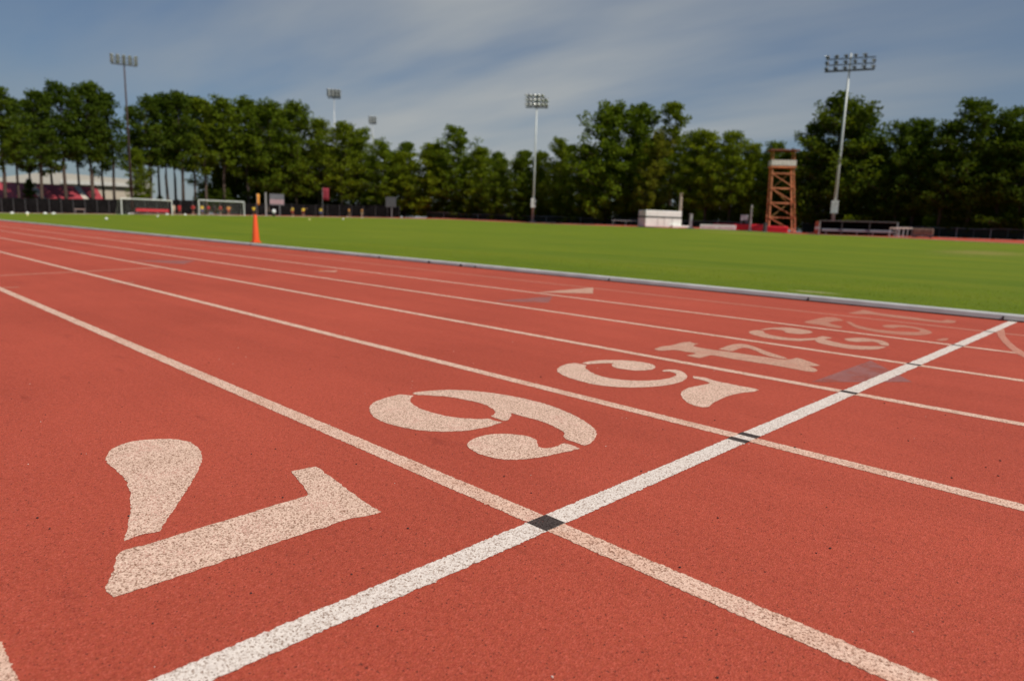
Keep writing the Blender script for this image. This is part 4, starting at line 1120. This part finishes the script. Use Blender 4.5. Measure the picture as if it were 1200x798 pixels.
for kind, seeds in (('pine', (11, 12, 13, 14, 15, 16, 17)), ('mid', (21, 22, 23, 24)), ('low', (31, 32, 33)), ('broad', (41, 42, 43))):
    VAR[kind] = []
    for s_ in seeds:
        tr, cr = make_tree(s_, kind)
        VAR[kind].append((tr.mesh('trunk', M_BARK, True), cr))
CM = {}
def crown_mesh(kind, i, m):
    k_ = (kind, i, m.name)
    if k_ not in CM: CM[k_] = VAR[kind][i][1].mesh('crown', m)
    return CM[k_]
def zmax(kind, i): return max(v[2] for v in VAR[kind][i][1].v)
tcount = [0]
def plant(px, ytop, dr, kind, m, lab, wid=1.0, name='pine_tree', cat='tree', bark=None):
    i = tcount[0] % len(VAR[kind]); tcount[0] += 1
    R = edge(px)+dr; p = at(px, R, hor(px)-60); h = htop(px, ytop, R)-p.z
    s_ = h/zmax(kind, i); wid *= {'pine': 1.05, 'mid': 1.15, 'low': 1.3, 'broad': 1.08}[kind]
    o = thing(name, lab, cat, p, rnd.uniform(0, 2*pi), 'trees of the front rank behind the field')
    o.scale = (s_*wid, s_*wid, s_)
    t = bpy.data.objects.new('trunk', VAR[kind][i][0]); COL.objects.link(t); t.parent = o
    c = bpy.data.objects.new('crown', crown_mesh(kind, i, m)); COL.objects.link(c); c.parent = o
    return o
P, P2, LF, LY = M_PINE, M_PINE2, M_LEAF, M_LEAFY
trees = [
 (2, 99, 14, 'pine', P, 1.1, 'dark pine cut by the left edge of the picture'),
 (18, 112, 16, 'pine', P, .9, 'bare trunked pine before the left end of the red roof'),
 (46, 103, 15, 'pine', P, 1.05, 'tall pine with a gap of sky on its left, before the red roof'),
 (74, 95, 15, 'pine', P, 1.05, 'very tall dark pine in the left group, left neighbour of the tallest'),
 (106, 94, 14, 'pine', P, 1.1, 'tallest pine of the left group, left of the rusty floodlight mast'),
 (131, 106, 15, 'pine', P, .95, 'pine immediately left of the rusty floodlight mast'),
 (33, 116, 24, 'pine', P, .8, 'slim pine standing farther back over the middle of the red roof at far left'),
 (59, 108, 25, 'pine', P, .8, 'slim pine farther back in the gap before the very tall dark pine'),
 (90, 104, 24, 'pine', P, .8, 'slim pine farther back between the tallest pine and its left neighbour'),
 (119, 107, 25, 'pine', P, .8, 'slim pine farther back just right of the tallest pine'),
 (185, 114, 24, 'pine', P, .85, 'slim pine farther back above the red bench'),
 (204, 113, 25, 'pine', P, .85, 'slim pine farther back above the person in pale tan clothes'),
 (250, 117, 24, 'mid', P2, .8, 'slim tree farther back above the player in yellow and blue'),
 (276, 118, 24, 'mid', P2, .85, 'slim tree farther back above the right post of the right soccer goal'),
 (302, 119, 24, 'mid', P2, .85, 'slim tree farther back above the narrow orange banner'),
 (331, 124, 24, 'mid', P2, .85, 'slim tree farther back right of the white panel sign'),
 (157, 121, 18, 'pine', P, .8, 'shorter pine directly behind the rusty floodlight mast'),
 (175, 110, 14, 'pine', P, 1, 'pine over the middle of the left soccer goal'),
 (195, 108, 16, 'pine', P, .9, 'pine over the right post of the left soccer goal'),
 (213, 104.5, 14, 'pine', P, 1, 'pointed pine just right of the left soccer goal'),
 (227, 110, 17, 'pine', P, .85, 'pine over the left post of the right soccer goal'),
 (240, 113, 15, 'pine', P2, .9, 'pine over the left half of the right soccer goal'),
 (262, 110, 14, 'pine', P2, 1.05, 'round headed pine over the right half of the right soccer goal'),
 (290, 111, 15, 'pine', P2, 1.05, 'pine rising behind the tall orange cone'),
 (315, 115, 14, 'mid', P2, 1, 'pine behind the white panel sign'),
 (347, 117, 14, 'mid', P2, 1.05, 'tall open crowned pine left of the maroon flag'),
 (373, 137, 15, 'mid', P2, .9, 'pine whose trunk stands beside the maroon flag'),
 (400, 141, 14, 'mid', P2, 1.05, 'pine under the head of the nearer distant floodlight'),
 (420, 146, 16, 'mid', LF, .95, 'green tree just left of the farthest floodlight'),
 (449, 163, 14, 'mid', LF, 1.1, 'sloping topped tree behind the square grey board'),
 (474, 177, 15, 'low', LF, 1.25, 'lowest tree in the dip right of the square grey board'),
 (504, 166, 14, 'low', LF, 1.2, 'broad low tree left of the domed tall tree'),
 (537, 144, 15, 'mid', LF, 1.05, 'tall dome topped tree standing alone above its neighbours left of centre'),
 (563, 170, 16, 'low', LF, .9, 'tree on the right shoulder of the dome topped tree'),
 (586, 184, 14, 'low', P2, .9, 'low dark tree left of the middle floodlight mast'),
 (613, 175, 15, 'low', P2, .95, 'dark tree left of and behind the middle floodlight mast'),
 (634, 176, 16, 'low', P2, .85, 'dark tree just right of the middle floodlight mast'),
 (656, 159, 15, 'mid', P2, .8, 'slim pointed pine right of the middle floodlight mast'),
 (686, 168, 15, 'low', P2, .9, 'dark low tree in the gap before the big broadleaf tree'),
 (712, 117.5, 13, 'broad', LF, 1.0, 'biggest light green broadleaf tree right of centre'),
 (746, 120, 15, 'broad', LF, .95, 'second crown of light green leaves right of the biggest broadleaf'),
 (768, 150, 12, 'broad', LY, .7, 'yellowing tree behind the white landing mat'),
 (787, 117, 18, 'pine', P2, 1.0, 'tall thin pine with an open top behind the white landing mat'),
 (810, 152, 15, 'mid', P2, .9, 'tree above the right end of the white landing mat'),
 (829, 149, 14, 'mid', LF, 1.0, 'leafy tree behind the white advertising boards'),
 (858, 150, 14, 'mid', LF, 1.0, 'leafy tree behind the red mats'),
 (879, 166, 15, 'mid', LF, .85, 'smaller tree just left of the steel tower'),
 (903, 164, 16, 'mid', P2, .8, 'tree showing through the left side of the steel tower'),
 (921, 175, 16, 'low', P2, .8, 'low tree directly behind the roof of the steel tower'),
 (948, 141, 15, 'mid', P, .85, 'dark tree just right of the steel tower'),
 (979, 107, 14, 'broad', P, 1.15, 'tallest dark tree rising behind the right floodlight mast'),
 (1006, 130, 15, 'low', P, .95, 'dark tree on the right flank of the tree behind the right floodlight mast'),
 (1026, 158, 14, 'low', P, .85, 'low dark tree over the right half of the team shelter'),
 (1054, 140, 14, 'mid', P, .95, 'dark pine behind the hurdles'),
 (1074, 136, 15, 'mid', P, .95, 'dark pine behind the covered cart'),
 (1105, 140, 14, 'mid', P, 1.05, 'dark pine between the covered cart and the tallest right hand pine'),
 (1139, 110, 14, 'mid', P, 1.05, 'tallest dark pine near the right edge of the picture'),
 (1172, 122, 15, 'mid', P, 1.05, 'dark pine right of the tallest right hand pine'),
 (1198, 143, 14, 'low', P, 1.1, 'dark tree cut by the right edge of the picture'),
]
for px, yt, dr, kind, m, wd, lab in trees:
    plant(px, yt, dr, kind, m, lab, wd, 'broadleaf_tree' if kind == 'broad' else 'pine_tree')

# second rank: a wood that reads as one mass behind the first trees
def wood(name, lab, specs, m):
    vs, fs = [], []; off = 0
    for (px, yt, dr, kind, wd) in specs:
        i = rnd.randrange(len(VAR[kind])); R = edge(px)+dr; p = at(px, R, hor(px)-40); h = htop(px, yt, R)-p.z; s_ = h/zmax(kind, i); a = rnd.uniform(0, 2*pi)
        V = np.array(VAR[kind][i][1].v); F = np.array(VAR[kind][i][1].f)
        c, s2 = cos(a), sin(a)
        V = np.stack([(V[:, 0]*c-V[:, 1]*s2)*s_*wd+p.x, (V[:, 0]*s2+V[:, 1]*c)*s_*wd+p.y, V[:, 2]*s_+p.z], 1)
        vs.append(V); fs.append(F+off); off += len(V)
    V = np.concatenate(vs); F = np.concatenate(fs)
    me = bpy.data.meshes.new(name); me.from_pydata(V.tolist(), [], F.tolist()); me.materials.append(m)
    o = bpy.data.objects.new(name, me); COL.objects.link(o); o['kind'] = 'stuff'; tag(o, lab, 'wood')
tops = lambda px: np.interp(px, [0, 150, 240, 330, 400, 450, 500, 560, 620, 700, 760, 800, 860, 930, 1000, 1100, 1200, 1260], [215, 215, 196, 160, 165, 168, 172, 178, 186, 165, 160, 175, 175, 180, 165, 165, 150, 150])
specs = []
for px in range(250, 1250, 21):
    specs.append((px+rnd.uniform(-6, 6), tops(px)+rnd.uniform(-6, 14), rnd.uniform(22, 34), rnd.choice(('low', 'low', 'broad')), rnd.uniform(.9, 1.25)))
wood('far_wood', 'continuous dark wood closing the gaps behind the front trees', specs, M_PINE2)
specs = []
for px in range(236, 1250, 11):
    specs.append((px+rnd.uniform(-4, 4), hor(px)-rnd.uniform(14, 34) - (6 if px > 480 else 0), rnd.uniform(14, 21), rnd.choice(('low', 'broad')), rnd.uniform(1.5, 2.6)))
for px in (36, 52, 172, 196, 206, 186):
    specs.append((px, hor(px)-rnd.uniform(14, 26), 40, 'low', 1.3))
wood('undergrowth', 'dark undergrowth between the trunks behind the fences', specs, M_PINE)
# young trees in front of the stand
plant(31, 209, 22, 'broad', P, 'small bushy tree rising over the red roof at far left', .8, 'broadleaf_tree')
plant(163, 172, 12, 'mid', LF, 'short bushy young tree just right of the rusty floodlight mast', .75, 'pine_tree')
